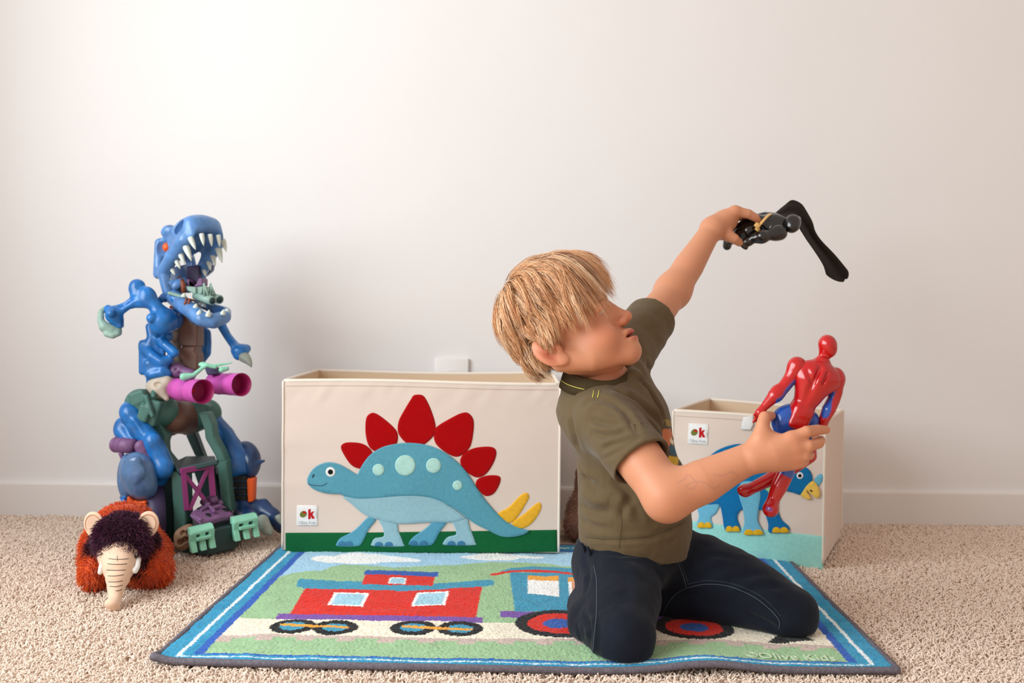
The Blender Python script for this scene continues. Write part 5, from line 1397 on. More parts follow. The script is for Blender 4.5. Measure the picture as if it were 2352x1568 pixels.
    for w_, knuck in ((av, mcp), (gv, ks), (tv, [])):
        c = np.tile(SKIN, (len(w_), 1))
        for q in knuck:
            d = np.linalg.norm(w_ - q, axis=1); k_ = (np.clip(1 - d / .018, 0, 1) * .35)[:, None]; c = c * (1 - k_) + BLUSH * k_
        cs_.append(c)
    # faded pen doodle on the near forearm
    ab = bvh_of(av, af); dood = []
    for crv in ([(1556, 1108), (1572, 1100), (1580, 1090), (1592, 1098), (1600, 1112), (1590, 1122), (1575, 1116), (1600, 1106), (1622, 1110), (1640, 1122), (1655, 1112)], [(1640, 1090), (1660, 1092), (1680, 1084), (1696, 1094), (1680, 1104)]):
        for p in spline([V(*q) for q in crv], 8, False):
            d = ray(*p); h = ab.ray_cast(Vector(CAM), Vector(d))
            if h[0]: dood.append(np.array(h[0]))
    dood = np.array(dood); near = np.full(len(av), 1.0)
    sel = np.where(np.linalg.norm(av - dood.mean(0), axis=1) < .09)[0]
    near[sel] = np.min(np.linalg.norm(av[sel][:, None] - dood[None], axis=2), 1)
    w = (np.clip(1 - near / .0019, 0, 1) * .30)[:, None]; cs_[1] = cs_[1] * (1 - w) + lin((110, 96, 110)) * w
    off = np.cumsum([0] + [len(q) for q in vs_])
    V_ = np.concatenate(vs_); F_ = np.concatenate([q + o for q, o in zip(fs_, off)])
    part('body', V_, F_, M_skin, BOY, True, np.concatenate(cs_))
    return (hv, hf), (av, af)
(headv, headf), (armv, armf) = boy_skin()
# eyes
M_sclera = mat('eye_white', (188, 164, 148), rough=0.2, coat=0.4); M_iris = mat('iris', (84, 110, 130), rough=0.2); M_lash = mat('lashes', (92, 60, 40), rough=0.7)
for sg in (-1, 1):
    b = MB(); b.ball(hp(.0745, sg * .0305, .0205), HK * .0118, 16, 12); e = b.build('eyeball', M_sclera, BOY)
    b = MB(); b.ball(hp(.0822, sg * .0300, .0215), hk(.0046, .0055, .0055), 14, 10, PR); b.build('iris', M_iris, e)
    b = MB()
    for i in range(9):
        a = -1 + i * .25; q = hp(.0850 - .004 * a * a, sg * .0305 + a * .011, .0275 - .003 * a * a)
        b.tube([q, q + HK * (PR @ V(.003, sg * .001 + a * .0015, .0003)), q + HK * (PR @ V(.0062, sg * .002 + a * .003, .0022))], [.0005, .0004, .0001], 4)
    b.tube([hp(.0850 - .004 * a * a, sg * .0305 + a * .011, .0275 - .003 * a * a) for a in np.linspace(-1.05, 1.05, 10)], .0008, 5)
    b.build('eyelashes', M_lash, BOY)
# ---- hair: a cap of guide clumps combed from the crown
def make_hair():
    M_hair = mat('blond_hair', rough=0.40, vc=True, spec=0.42)
    c0 = V(.004, 0, .062); rad = V(.0790, .0690, .0770)
    crown = V(-.032, -.018, .135)
    def el(p):                                   # 1 on the scalp ellipsoid
        return np.sqrt((((p - c0) / rad) ** 2).sum(-1))
    def nrm(p):
        n = (p - c0) / rad ** 2; return n / (np.linalg.norm(n, axis=-1)[..., None] + 1e-12)
    n_cl, per, steps = 540, 24, 9
    k = np.arange(5200) + .5; ph = np.arccos(1 - 2 * k / 5200); th = math.pi * (1 + 5 ** .5) * k
    d = np.stack([np.cos(th) * np.sin(ph), np.sin(th) * np.sin(ph), np.cos(ph)], 1); p = c0 + d * rad
    f_ = p[:, 0]
    hairline = np.interp(f_, [-.08, -.050, -.028, -.012, .02, .05, .07, .09], [.012, -.036, -.038, .030, .040, .062, .080, .095])
    p = p[p[:, 2] > hairline]
    roots = p[rng.choice(len(p), n_cl, replace=len(p) < n_cl)]
    dc = np.linalg.norm(p - crown, axis=1); roots[:36] = p[np.argsort(dc)[rng.choice(120, 36, replace=False)]]
    down = PR.T @ V(0, 0, -1)
    top = np.clip((roots[:, 2] - .05) / .08, 0, 1); front = np.clip((roots[:, 0] + .02) / .08, 0, 1)
    low = np.clip((.05 - roots[:, 2]) / .06, 0, 1)
    layer = rng.random(n_cl)
    L = (.070 + .024 * top + .018 * front - .036 * low) * (.82 + .30 * rng.random(n_cl))
    shell = 1.03 + .135 * layer * (.45 + .55 * top) + .02 * top
    q = roots.copy(); G_ = np.zeros((n_cl, steps, 3)); G_[:, 0] = q
    away = roots - crown; away /= np.linalg.norm(away, axis=1)[:, None] + 1e-9
    dirv = away + V(.42, -.20, 0) * top[:, None] + .24 * rng.standard_normal((n_cl, 3))
    dirv /= np.linalg.norm(dirv, axis=1)[:, None]
    for i in range(1, steps):
        t = i / (steps - 1)
        dirv = dirv + down * (.10 + .26 * t) + V(0, 0, -1) * .05 + .035 * rng.standard_normal((n_cl, 3))
        n = nrm(q); dn = (dirv * n).sum(1); e = el(q); want = 1 + (shell - 1) * min(1, 2.0 * t)
        out = np.clip((want - e) * 6, -.35, .45)                       # drift to the lock's own height above the scalp
        side_low = q[:, 2] < .050
        dirv = np.where(side_low[:, None], dirv - n * np.minimum(dn, 0)[:, None] * .8, dirv - n * dn[:, None] + n * out[:, None])
        dirv /= np.linalg.norm(dirv, axis=1)[:, None]
        q = q + dirv * (L / (steps - 1))[:, None]
        sd = np.where(q[:, 1] < 0, -1, 1); minw = .0715 + .006 * layer
        lowm = (q[:, 2] < .050) & (q[:, 0] > -.045) & (q[:, 0] < .06) & (np.abs(q[:, 1]) < minw) & (np.abs(q[:, 1]) > .045)
        q[:, 1] = np.where(lowm, sd * minw, q[:, 1])
        # the back and nape follow the head
        e = el(q); mx = 1 + (shell - 1) + .05 + .10 * (roots[:, 2] > .09); bk = (q[:, 0] < -.02) & (q[:, 2] < .07) & (e > mx)
        q = np.where(bk[:, None], c0 + (q - c0) * (mx / np.maximum(e, 1e-6))[:, None], q)
        G_[:, i] = q
    # cut to the outline of the haircut
    jit = .007 * rng.standard_normal(n_cl)
    for c in range(n_cl):
        g = G_[c]; lim = np.interp(g[:, 0], [-.09, -.06, -.042, -.026, .0, .03, .06, .085], [.010, -.036, -.052, .000, .008, .006, .006, .022]) + jit[c]
        bad = np.where(g[:, 2] < lim)[0]
        if len(bad) and bad[0] < steps - 1:
            k_ = max(bad[0], 2); x = np.linspace(0, k_, steps); G_[c] = np.stack([np.interp(x, np.arange(steps), g[:, a_]) for a_ in range(3)], 1)
    # the fringe: locks that swing out over the forehead and hang past the near eye
    tipk = V(-.062, -.052, -.042, -.032, -.012, .015, .045)
    tips = np.array([(.032, -.075, .000), (.062, -.066, -.004), (.084, -.052, -.001), (.097, -.038, .010), (.106, -.014, .034), (.108, .016, .040), (.090, .052, .024)])
    nf = 150; FR = np.zeros((nf, steps, 3)); tt_ = np.linspace(0, 1, steps)[:, None]
    for c in range(nf):
        s0 = -.062 + .107 * (c + rng.random()) / nf
        tp = np.array([np.interp(s0, tipk, tips[:, a_]) for a_ in range(3)]) + .0045 * rng.standard_normal(3) + V(0, 0, .026) * rng.random() ** 2.2
        a0 = rng.random(); rt = V(.020 + .040 * a0, s0 * .72 + .006, 0.0)
        zz = 1 - ((rt[0] - c0[0]) / rad[0]) ** 2 - (rt[1] / rad[1]) ** 2; rt[2] = c0[2] + rad[2] * math.sqrt(max(zz, .05))
        ctl = np.array([max(tp[0], rt[0] + .020) + .010 * rng.random() - .006, .45 * rt[1] + .55 * tp[1] - (.010 if s0 < 0 else -.006), rt[2] + .012 * rng.random() - .006])
        g = (1 - tt_) ** 2 * rt + 2 * tt_ * (1 - tt_) * ctl + tt_ ** 2 * tp
        e = el(g); lim = 1 + .10 * np.minimum(1, 3 * tt_[:, 0]); g = np.where((e < lim)[:, None], c0 + (g - c0) * (lim / e)[:, None], g)
        FR[c] = g
    nb_ = 70; NP = np.zeros((nb_, steps, 3))
    for c in range(nb_):
        a0 = -1 + 2 * (c + rng.random()) / nb_; th0 = a0 * 1.15
        rt = V(-.012 - .052 * math.cos(th0), .060 * math.sin(th0), .012 + .024 * rng.random()); tp = V(-.012 - .050 * math.cos(th0) - .004, .056 * math.sin(th0), -.015 + .008 * rng.standard_normal())
        ctl = .5 * (rt + tp) + V(-.020 * math.cos(th0), .016 * math.sin(th0), 0)
        NP[c] = (1 - tt_) ** 2 * rt + 2 * tt_ * (1 - tt_) * ctl + tt_ ** 2 * tp
    FR = np.concatenate([FR, NP]); nf += nb_
    G_ = np.concatenate([G_, FR]); layer = np.concatenate([layer, rng.random(nf)]); n_cl += nf
    N = n_cl * per
    ci = np.repeat(np.arange(n_cl), per); t = np.linspace(0, 1, steps)
    off = rng.standard_normal((N, 3)) * np.array([.0036, .0036, .0032])
    P = G_[ci] + off[:, None] * (1 - .84 * t ** 1.0)[None, :, None] + (rng.standard_normal((N, 1, 3)) * .0022) * (t ** 2)[None, :, None]
    fr = .70 + .30 * rng.random(N); tt = t[None] * fr[:, None] * (steps - 1); i0 = np.clip(np.floor(tt).astype(int), 0, steps - 2); ff_ = (tt - i0)[..., None]
    ar = np.arange(N)[:, None]; P = P[ar, i0] * (1 - ff_) + P[ar, i0 + 1] * ff_
    W_ = PO + HK * (P @ PR.T)
    r = .00044 * np.array([.8] + [1.0] * (steps - 4) + [.75, .45, .12])[None] * (.75 + .6 * rng.random((N, 1)))
    v, f = strands(W_, r)
    pal = np.array([lin((250, 210, 168)), lin((232, 172, 120)), lin((194, 128, 78)), lin((130, 76, 44)), lin((254, 226, 192))])
    wl = .25 + .75 * layer
    pick = np.where(rng.random(n_cl) < wl, rng.choice([0, 1, 4, 1], n_cl), rng.choice([2, 3, 1], n_cl))
    c = .62 * pal[pick][ci] + .38 * pal[rng.choice(5, N, p=[.3, .3, .2, .1, .1])]
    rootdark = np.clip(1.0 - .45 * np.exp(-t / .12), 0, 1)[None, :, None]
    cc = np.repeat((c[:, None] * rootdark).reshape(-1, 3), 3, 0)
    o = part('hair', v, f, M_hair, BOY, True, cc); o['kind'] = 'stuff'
    s = Sculpt(); s.ell(PO + HK * (PR @ c0), HK * rad * 1.015, PR)
    s.plane(PO + HK * (PR @ V(.040, 0, .062)), PR @ V(.80, 0, -.60), .01); s.plane(PO + HK * (PR @ V(-.02, 0, .020)), PR @ V(.45, 0, -.89), .01)
    s.build('hair_cap', .003, mat('hair_roots', (150, 104, 64), rough=0.6, var=0.25, vscale=140), BOY)
make_hair()

# ---- clothes
COLLAR = np.array([U(px, py, Y) for px, py, Y in ((1301, 857, 1.655), (1318, 868, 1.625), (1348, 877, 1.604), (1378, 882, 1.598), (1407, 881, 1.602), (1428, 873, 1.615), (1444, 860, 1.640), (1450, 848, 1.670), (1442, 836, 1.702), (1415, 832, 1.728), (1375, 838, 1.737), (1332, 848, 1.72), (1306, 854, 1.69))])
M_shirt = mat('olive_jersey', rough=0.9, vc=True, spec=0.12, sheen=0.15, bump=0.25, bscale=1100, bdist=0.0005)
M_denim = mat('dark_denim', (18, 23, 35), rough=0.85, spec=0.2, bump=0.35, bscale=900, var=0.22, vscale=14, bdist=0.0006, sheen=0.08)
M_yellow = mat('yellow_thread', (206, 200, 92), rough=0.8); M_seam = mat('shirt_seam', (94, 84, 62), rough=0.9); M_dstitch = mat('grey_denim_thread', (86, 94, 106), rough=0.85); M_cstitch = mat('copper_thread', (150, 92, 66), rough=0.8)
OL = lin((100, 84, 60))
def shirt():
    s = Sculpt()
    R0 = rotm((0, 0, -20))
    hem = U(1461, 1238, 1.705)
    s.ell(U(1458, 1215, 1.705), (.094, .112, .080), R0, k=.03)
    s.ell(U(1455, 1120, 1.70), (.093, .108, .090), R0, k=.04)
    s.ell(U(1428, 985, 1.69), (.084, .112, .100), R0, k=.04)
    s.ell(U(1400, 950, 1.675), (.066, .098, .060), R0, k=.03)
    s.cap(hem + V(0, 0, .03), hem + V(-.001, 0, -.03), .088, .091, k=.02)
    # shoulders and sleeves
    sh, el = U(1398, 958, 1.585), U(1532, 1141, 1.475)
    sl = sh + (el - sh) * .56
    s.chain([U(1370, 950, 1.63), U(1392, 964, 1.59), sl], [.042, .049, .050], k=.03)
    sh2, el2 = U(1448, 796, 1.80), U(1546, 668, 1.93)
    sl2 = sh2 + (el2 - sh2) * .48
    s.chain([U(1405, 868, 1.72), sh2, sl2], [.055, .052, .047], k=.035)
    s.chain([U(1372, 893, 1.668), U(1376, 930, 1.67)], [.062, .072], k=.03)
    # the openings
    n1 = el - sh; n1 /= np.linalg.norm(n1); n2 = el2 - sh2; n2 /= np.linalg.norm(n2)
    inner = [lambda: s.cap(sl - n1 * .03, sl + n1 * .09, .0445, .0445, k=.002, mode='sub'), lambda: s.cap(sl2 - n2 * .03, sl2 + n2 * .08, .0425, .042, k=.002, mode='sub')]
    def disc_cut(p, n, r):                        # cut the sleeve end square
        a, b_ = p, p + n * .075
        R = np.stack(frame_axes(n), 1); s.box((a + b_) / 2, (r, r, .0375), .002, R, k=.002, mode='sub')
    disc_cut(sl + n1 * .004, n1, .075); disc_cut(sl2 + n2 * .004, n2, .075)
    for q in inner: q()
    # neck hole
    c_ = COLLAR.mean(0); nn_ = np.linalg.svd(COLLAR - c_)[2][2]; nn_ = nn_ if nn_[2] > 0 else -nn_
    ex_, ey_, _n = frame_axes(nn_); R = np.stack([ex_, ey_, nn_], 1)
    q_ = (COLLAR - c_) @ R; rr = np.abs(q_).max(0)
    s.ell(c_ + nn_ * .03, (rr[0] - .004, rr[1] - .004, .050), R, k=.004, mode='sub')
    hd_ = PO + HK * (PR @ V(-.005, 0, -.02)) - c_; s.cap(c_ + hd_ * .1, c_ + hd_ * 1.2, .048, .050, k=.014, mode='sub')
    s.ell(U(1456, 858, 1.690), (.022, .026, .026), k=.012); s.ell(U(1455, 866, 1.645), (.015, .022, .015), k=.012)
    nb, nd = c_, nn_
    # hem
    s.plane(U(1461, 1238, 1.705) + V(0, 0, -.010), V(-.10, .10, -1), .002)
    s.ell(U(1461, 1262, 1.705), (.084, .102, .06), R0, k=.002, mode='sub')
    v, f, c = s.mesh(.0022)
    v = v + mesh_normals(v, f) * (.0016 * vnoise(v[:, 0] * 38 + v[:, 2] * 14, v[:, 1] * 30, v[:, 2] * 34, 51) + .0008 * vnoise(v[:, 0] * 90, v[:, 1] * 60, v[:, 2] * 90, 52))[:, None]
    v = wrinkle(v, f, [([(1334, 940), (1351, 922), (1376, 916), (1410, 926), (1438, 948), (1454, 976), (1466, 1000)], -.0030, .0065), ([(1410, 894), (1454, 912), (1483, 937), (1511, 965), (1524, 985)], -.0042, .0070),
        ([(1462, 866), (1483, 884), (1502, 915), (1519, 948), (1530, 976)], -.0048, .0060), ([(1486, 838), (1511, 868), (1527, 900)], -.003, .006), ([(1356, 962), (1387, 972), (1428, 976)], -.0030, .0055), ([(1362, 995), (1398, 1000), (1440, 990)], -.0030, .0055),
        ([(1381, 1034), (1404, 1022), (1460, 1008)], -.0025, .005), ([(1372, 1058), (1410, 1042), (1474, 1003)], -.0010, .0042), ([(1312, 1083), (1342, 1102), (1372, 1122)], -.0045, .009), ([(1328, 1160), (1365, 1178), (1404, 1176)], -.0045, .009),
        ([(1450, 1140), (1434, 1165), (1424, 1190)], -.0028, .007), ([(1330, 1188), (1356, 1204), (1392, 1212)], -.0035, .007), ([(1316, 1110), (1350, 1140), (1400, 1150)], .0035, .009), ([(1400, 1100), (1440, 1130), (1470, 1190)], -.003, .008), ([(1318, 1040), (1335, 1075), (1350, 1110)], -.003, .007),
        ([(1310, 950), (1318, 990), (1330, 1030)], -.003, .008), ([(1500, 1225), (1540, 1215), (1580, 1195)], -.002, .005), ([(1338, 1236), (1400, 1240), (1470, 1238), (1530, 1228), (1580, 1206)], -.0012, .0042)], 1.4)
    col = np.tile(OL, (len(v), 1))
    bv = bvh_of(v, f)
    o_ = [None]
    # colour print on the chest: patches of cloth ink, painted where the picture lies
    uvp = v - CAM; k_ = uvp @ _f; px = 1176 + FPX * (uvp @ _r) / k_; py = 784 - FPX * (uvp @ _u) / k_
    front = (mesh_normals(v, f) @ V(.80, -.45, .0)) > .15
    def patch(pts, rgb):
        m_ = inside(pts, px, py) & front & (v[:, 1] > 1.592); col[m_] = lin(rgb)
    patch([(1526, 962), (1550, 962), (1572, 1010), (1582, 1058), (1582, 1082), (1555, 1076), (1532, 1062), (1520, 1020)], (74, 66, 46))
    patch([(1526, 962), (1548, 966), (1552, 980), (1530, 978)], (146, 124, 52)); patch([(1522, 986), (1540, 984), (1546, 1000), (1538, 1024), (1530, 1050), (1522, 1020)], (206, 116, 72))
    patch([(1536, 1024), (1562, 1020), (1566, 1042), (1540, 1046)], (40, 84, 100)); patch([(1536, 1046), (1560, 1050), (1556, 1072), (1534, 1062)], (204, 164, 40)); patch([(1558, 1000), (1570, 1016), (1576, 1050), (1564, 1060), (1560, 1030)], (126, 126, 56)); patch([(1540, 1004), (1548, 1014), (1546, 1022), (1538, 1014)], (236, 214, 180)); patch([(1504, 985), (1514, 990), (1518, 1024), (1510, 1014)], (56, 84, 70)); patch([(1566, 1062), (1582, 1062), (1582, 1080), (1566, 1078)], (166, 110, 70))
    # collar band and cuff bands are a little darker
    o = part('t_shirt', v, f, M_shirt, BOY, True, col)
    def line(pts, m, r, name, off=.0006, dash=False):
        q = []
        for p in spline([V(*p) for p in pts], 8, False):
            d = ray(*p); h = bv.ray_cast(Vector(CAM), Vector(d))
            if h[0]:
                n = np.array(h[1]); n = n if n @ d < 0 else -n; q.append(np.array(h[0]) + n * off)
        if len(q) > 2:
            ok = [q[0]]
            for p in q[1:]:
                if np.linalg.norm(p - ok[-1]) < .02: ok.append(p)
            b = MB(); b.tube(ok, r, 5); b.build(name, m, o)
    for dx in (0, 12): line([(1364 + dx, 897), (1363 + dx, 905), (1361 + dx, 913)], M_yellow, .0008, 'shoulder_stitch')
    line([(1345, 1232), (1400, 1236), (1450, 1234), (1520, 1222), (1575, 1198)], M_seam, .0006, 'hem_seam')
    line([(1424, 1172), (1428, 1200), (1424, 1232), (1422, 1258)], M_seam, .0004, 'side_seam')
    return nb, nd
def frame_axes(n):
    n = np.asarray(n) / np.linalg.norm(n); a = V(0, 0, 1) if abs(n[2]) < .9 else V(1, 0, 0); x = np.cross(a, n); x /= np.linalg.norm(x); return x, np.cross(n, x), n
nb, nd = shirt()
# ribbed collar
def collar():
    c_ = COLLAR.mean(0); n = np.linalg.svd(COLLAR - c_)[2][2]; n = n if n[2] > 0 else -n
    P = spline(list(COLLAR), 6, True); k = len(P); o_ = P - c_; o_ -= np.outer(o_ @ n, n); o_ /= np.linalg.norm(o_, axis=1)[:, None]
    prof = [(.0135, -.0235), (.0092, -.0100), (.0060, -.001), (.0030, .0045), (.0006, .0062), (-.0014, .0060), (-.0010, .001), (.0080, -.0220)]
    v = np.stack([P + o_ * a + n * h for a, h in prof], 1).reshape(-1, 3); m_ = len(prof)
    b = MB(); b.add(v, [(i * m_ + j, ((i + 1) % k) * m_ + j, ((i + 1) % k) * m_ + (j + 1) % m_, i * m_ + (j + 1) % m_) for i in range(k) for j in range(m_)])
    co = b.build('collar', mat('olive_rib', (78, 66, 46), rough=0.95, spec=0.1, bump=0.5, bscale=260, wave='X'), BOY)
    b = MB(); b.tube([P[i] + o_[i] * .0108 + n * -.0098 for i in range(1, 13)], .0008, 5); b.build('neck_stitch', M_yellow, co)
collar()
def jeans():
    s = Sculpt(); R0 = rotm((0, 0, -20))
    s.ell(U(1460, 1262, 1.715), (.090, .108, .062), R0, k=.02)
    s.ell(U(1460, 1222, 1.715), (.080, .095, .05), R0, k=.02)
    # near thigh, towards the camera
    s.chain([U(1410, 1300, 1.70), U(1428, 1372, 1.60), U(1428, 1450, 1.515)], [.074, .066, .0500], k=.03)
    s.ell(U(1438, 1480, 1.492), (.038, .036, .040), k=.025)
    s.chain([U(1420, 1458, 1.53), U(1368, 1430, 1.59), U(1350, 1390, 1.72)], [.047, .046, .036], k=.02)
    # far thigh, to the right
    s.chain([U(1525, 1292, 1.75), U(1610, 1308, 1.715), U(1700, 1342, 1.675), U(1812, 1406, 1.625)], [.070, .062, .055, .0455], k=.03)
    s.ell(U(1818, 1416, 1.62), (.039, .036, .040), k=.02)
    s.chain([U(1806, 1410, 1.63), U(1650, 1378, 1.69), U(1500, 1366, 1.72)], [.046, .044, .036], k=.006)
    def fold(pts, Y, r, k, mode):
        s.chain([U(x, y, Y_) for (x, y), Y_ in zip(pts, Y)], [r] * len(pts), k=k, mode=mode)
    # hole where the near ankle comes out
    s.plane(V(0, 0, .0110), V(0, 0, -1), .004)
    v, f, c = s.mesh(.0026)
    v = v + mesh_normals(v, f) * (.0016 * vnoise(v[:, 0] * 30, v[:, 1] * 30, v[:, 2] * 40, 61) + .0007 * vnoise(v[:, 0] * 80, v[:, 1] * 80, v[:, 2] * 80, 62))[:, None] * np.clip((v[:, 2:3] - .012) / .02, 0, 1)
    v = wrinkle(v, f, [([(1370, 1268), (1420, 1274), (1480, 1272), (1540, 1262)], -.002, .005), ([(1343, 1411), (1354, 1439), (1352, 1485)], -.0045, .007), ([(1361, 1416), (1368, 1453), (1364, 1497)], .0032, .006), ([(1326, 1440), (1335, 1470), (1345, 1500)], -.003, .006),
        ([(1601, 1338), (1635, 1310), (1668, 1298)], -.0034, .008), ([(1663, 1345), (1705, 1323), (1750, 1318)], -.0034, .008), ([(1708, 1365), (1747, 1347), (1795, 1350)], -.003, .007), ([(1719, 1411), (1753, 1427), (1783, 1444)], -.0045, .007), ([(1600, 1290), (1640, 1275), (1690, 1285)], -.002, .006),
        ([(1340, 1280), (1352, 1310), (1350, 1350)], -.0035, .007), ([(1420, 1290), (1440, 1340), (1436, 1390)], -.0015, .009), ([(1500, 1300), (1520, 1330), (1530, 1360)], -.0025, .006), ([(1760, 1395), (1785, 1405), (1800, 1430)], -.003, .006)])
    v[:, 2] = np.maximum(v[:, 2], .0108)
    o = part('jeans', v, f, M_denim, BOY); bv = bvh_of(v, f)
    def line(pts, m, r, name, off=.0004, dash=0.0):
        q = []
        for p in spline([V(*p) for p in pts], 10, False):
            d = ray(*p); h = bv.ray_cast(Vector(CAM), Vector(d))
            if h[0]:
                n = np.array(h[1]); n = n if n @ d < 0 else -n; q.append(np.array(h[0]) + n * off)
        if len(q) < 3: return
        b = MB(); run = [q[0]]
        for p in q[1:]:
            if np.linalg.norm(p - run[-1]) < .015: run.append(p)
        if dash:
            L = np.concatenate([[0], np.cumsum(np.linalg.norm(np.diff(run, axis=0), axis=1))]); R_ = np.array(run)
            for k in range(int(L[-1] / dash)):
                t = (k + np.array([0, .3, .6])) * dash; b.tube(np.stack([np.interp(t, L, R_[:, i]) for i in range(3)], 1), r, 4)
        else: b.tube(run, r, 5)
        if b.n: b.build(name, m, o)
    line([(1550, 1268), (1560, 1300), (1570, 1325), (1576, 1348)], M_dstitch, .0006, 'fly_seam')
    line([(1556, 1266), (1566, 1300), (1576, 1325), (1582, 1346)], M_dstitch, .0005, 'fly_stitching', dash=.003)
    line([(1548, 1252), (1551, 1262), (1556, 1272)], M_cstitch, .0012, 'bar_tack')
    line([(1576, 1350), (1625, 1341), (1681, 1348), (1737, 1374), (1775, 1406), (1790, 1428), (1789, 1444)], M_dstitch, .0006, 'inner_seam')
    line([(1580, 1341), (1625, 1333), (1681, 1340), (1740, 1364), (1780, 1398), (1796, 1420)], M_dstitch, .0005, 'inner_stitching', dash=.0035)
    line([(1576, 1350), (1555, 1362), (1535, 1385), (1522, 1412), (1516, 1440)], M_dstitch, .0005, 'inner_seam')
    line([(1582, 1262), (1574, 1275), (1562, 1280)], M_dstitch, .0005, 'pocket_stitching', dash=.003)
    line([(1364, 1298), (1370, 1330), (1371, 1370), (1370, 1410), (1366, 1450), (1362, 1500)], M_dstitch, .0006, 'outer_seam')
    for x, y, dx in ((1341, 1262, 4), (1354, 1270, 5)):
        d = ray(x, y); h = bv.ray_cast(Vector(CAM), Vector(d))
        if h[0]:
            c_ = np.array(h[0]); b = MB(); b.tube([c_ + V(-.004, -.003, .012), c_ + V(0, -.006, .004), c_ + V(.003, -.005, -.006), c_ + V(.005, -.001, -.012)], .0032, 8, flat=.6); b.build('belt_loop', M_denim, o)
jeans()
# ------------------------------------------------------------------ action figures
RED_ = lin((186, 8, 12)); BLU_ = lin((30, 84, 178)); DRK = lin((26, 24, 26))
M_toy = mat('glossy_toy_plastic', rough=0.24, vc=True, spec=0.6, coat=0.35)
M_blk = mat('glossy_black_plastic', (22, 19, 18), rough=0.2, spec=0.6, coat=0.4)
FY = 1.505
RF = thing('action_figure', 'red and blue muscular toy figure held upright in the near hand', 'toy figure', ZR(500, 700, FY))
s = Sculpt(); s.ell(ZR(693, 162, FY), (.0140, .0155, .0158), rot=(0, -12, 0)); s.ell(ZR(712, 205, FY - .000), (.0085, .011, .010), k=.006); s.cap(ZR(672, 215, FY + .002), ZR(655, 290, FY + .003), .0075, .010, k=.006)
s.build('head', .0011, M_toy, RF, RED_)
s = Sculpt()
s.chain([ZR(655, 285, FY), ZR(640, 330, FY)], [.011, .018], k=.012)
s.ell(ZR(560, 370, FY - .002), (.0225, .016, .020), rot=(0, 24, 0), k=.014); s.ell(ZR(688, 405, FY - .002), (.0225, .016, .020), rot=(0, 24, 0), k=.012)
s.chain([ZR(590, 440, FY), ZR(545, 540, FY), ZR(500, 640, FY)], [.024, .0185, .0165], k=.016)
s.chain([ZR(530, 420, FY - .004), ZR(520, 500, FY - .004)], [.013, .011], k=.01); s.chain([ZR(640, 470, FY - .004), ZR(600, 540, FY - .004)], [.012, .010], k=.01)
s.chain([ZR(640, 330, FY - .019), ZR(570, 480, FY - .0215), ZR(510, 640, FY - .020)], [.0012, .0012, .0012], k=.009, mode='sub')
s.chain([ZR(545, 345, FY - .02), ZR(575, 420, FY - .022)], [.001, .001], k=.006, mode='sub'); s.chain([ZR(690, 370, FY - .02), ZR(655, 440, FY - .022)], [.001, .001], k=.006, mode='sub')
s.ell(ZR(500, 640, FY), (.0185, .0155, .012), rot=(0, 22, 0), k=.01)
s.box(ZR(485, 690, FY - .006), (.0135, .011, .017), .004, rot=(0, 24, 0), k=.008); s.cap(ZR(445, 720, FY - .008), ZR(520, 735, FY - .008), .007, .007, k=.008)
s.ell(ZR(558, 690, FY + .002), (.0085, .011, .012), k=.004, col=BLU_)
s.build('torso', .0012, M_toy, RF, RED_)
def limb(name, pts, rad, blue, extra=(), h=.0012):
    s = Sculpt(); s.chain(pts, rad, k=.008)
    for c, r in extra: s.ell(c, r, k=.007)
    for a, b_, r in blue: s.paint(BLU_, s.f_cap(a, b_, r, r), .0006)
    s.build(name, h, M_toy, RF, RED_)
limb('arm', [ZR(475, 318, FY + .002), ZR(420, 410, FY), ZR(375, 470, FY - .002), ZR(310, 530, FY - .004), ZR(235, 610, FY - .006), ZR(205, 650, FY - .006)], [.0125, .0105, .0098, .0102, .0062, .0072],
     [(ZR(440, 425, FY - .002), ZR(330, 550, FY - .006), .0082)], [(ZR(472, 318, FY + .002), (.0140, .0140, .0145)), (ZR(330, 510, FY - .002), (.0098, .010, .012))])
s = Sculpt(); s.ell(ZR(195, 660, FY - .006), (.0062, .006, .0062)); s.chain([ZR(190, 652, FY - .006), ZR(160, 668, FY - .010)], [.0026, .0014], k=.003); s.chain([ZR(188, 670, FY - .006), ZR(158, 718, FY - .004)], [.0030, .0018], k=.003); s.chain([ZR(198, 675, FY - .004), ZR(176, 712, FY + .002)], [.0030, .002], k=.003); s.build('hand', .0009, M_toy, RF, RED_)
limb('arm', [ZR(748, 415, FY + .004), ZR(752, 500, FY + .006), ZR(735, 560, FY + .004), ZR(700, 630, FY), ZR(668, 700, FY + .002), ZR(655, 760, FY + .006)], [.0140, .0105, .0098, .0105, .0082, .0062],
     [(ZR(712, 500, FY - .004), ZR(700, 560, FY - .010), .0078), (ZR(690, 580, FY - .010), ZR(672, 660, FY - .010), .0082)], [(ZR(752, 400, FY + .004), (.0125, .014, .0165))])
def leg(pts, rad, boot_from, extra=()):
    s = Sculpt(); s.chain(pts, rad, k=.010)
    for c, r in extra: s.ell(c, r, k=.008)
    fn, lo, hi = s.f_cap(boot_from[0], boot_from[1], .019, .019); s.paint(RED_, (fn, lo, hi), .0006)
    s.build('leg', .0013, M_toy, RF, BLU_)
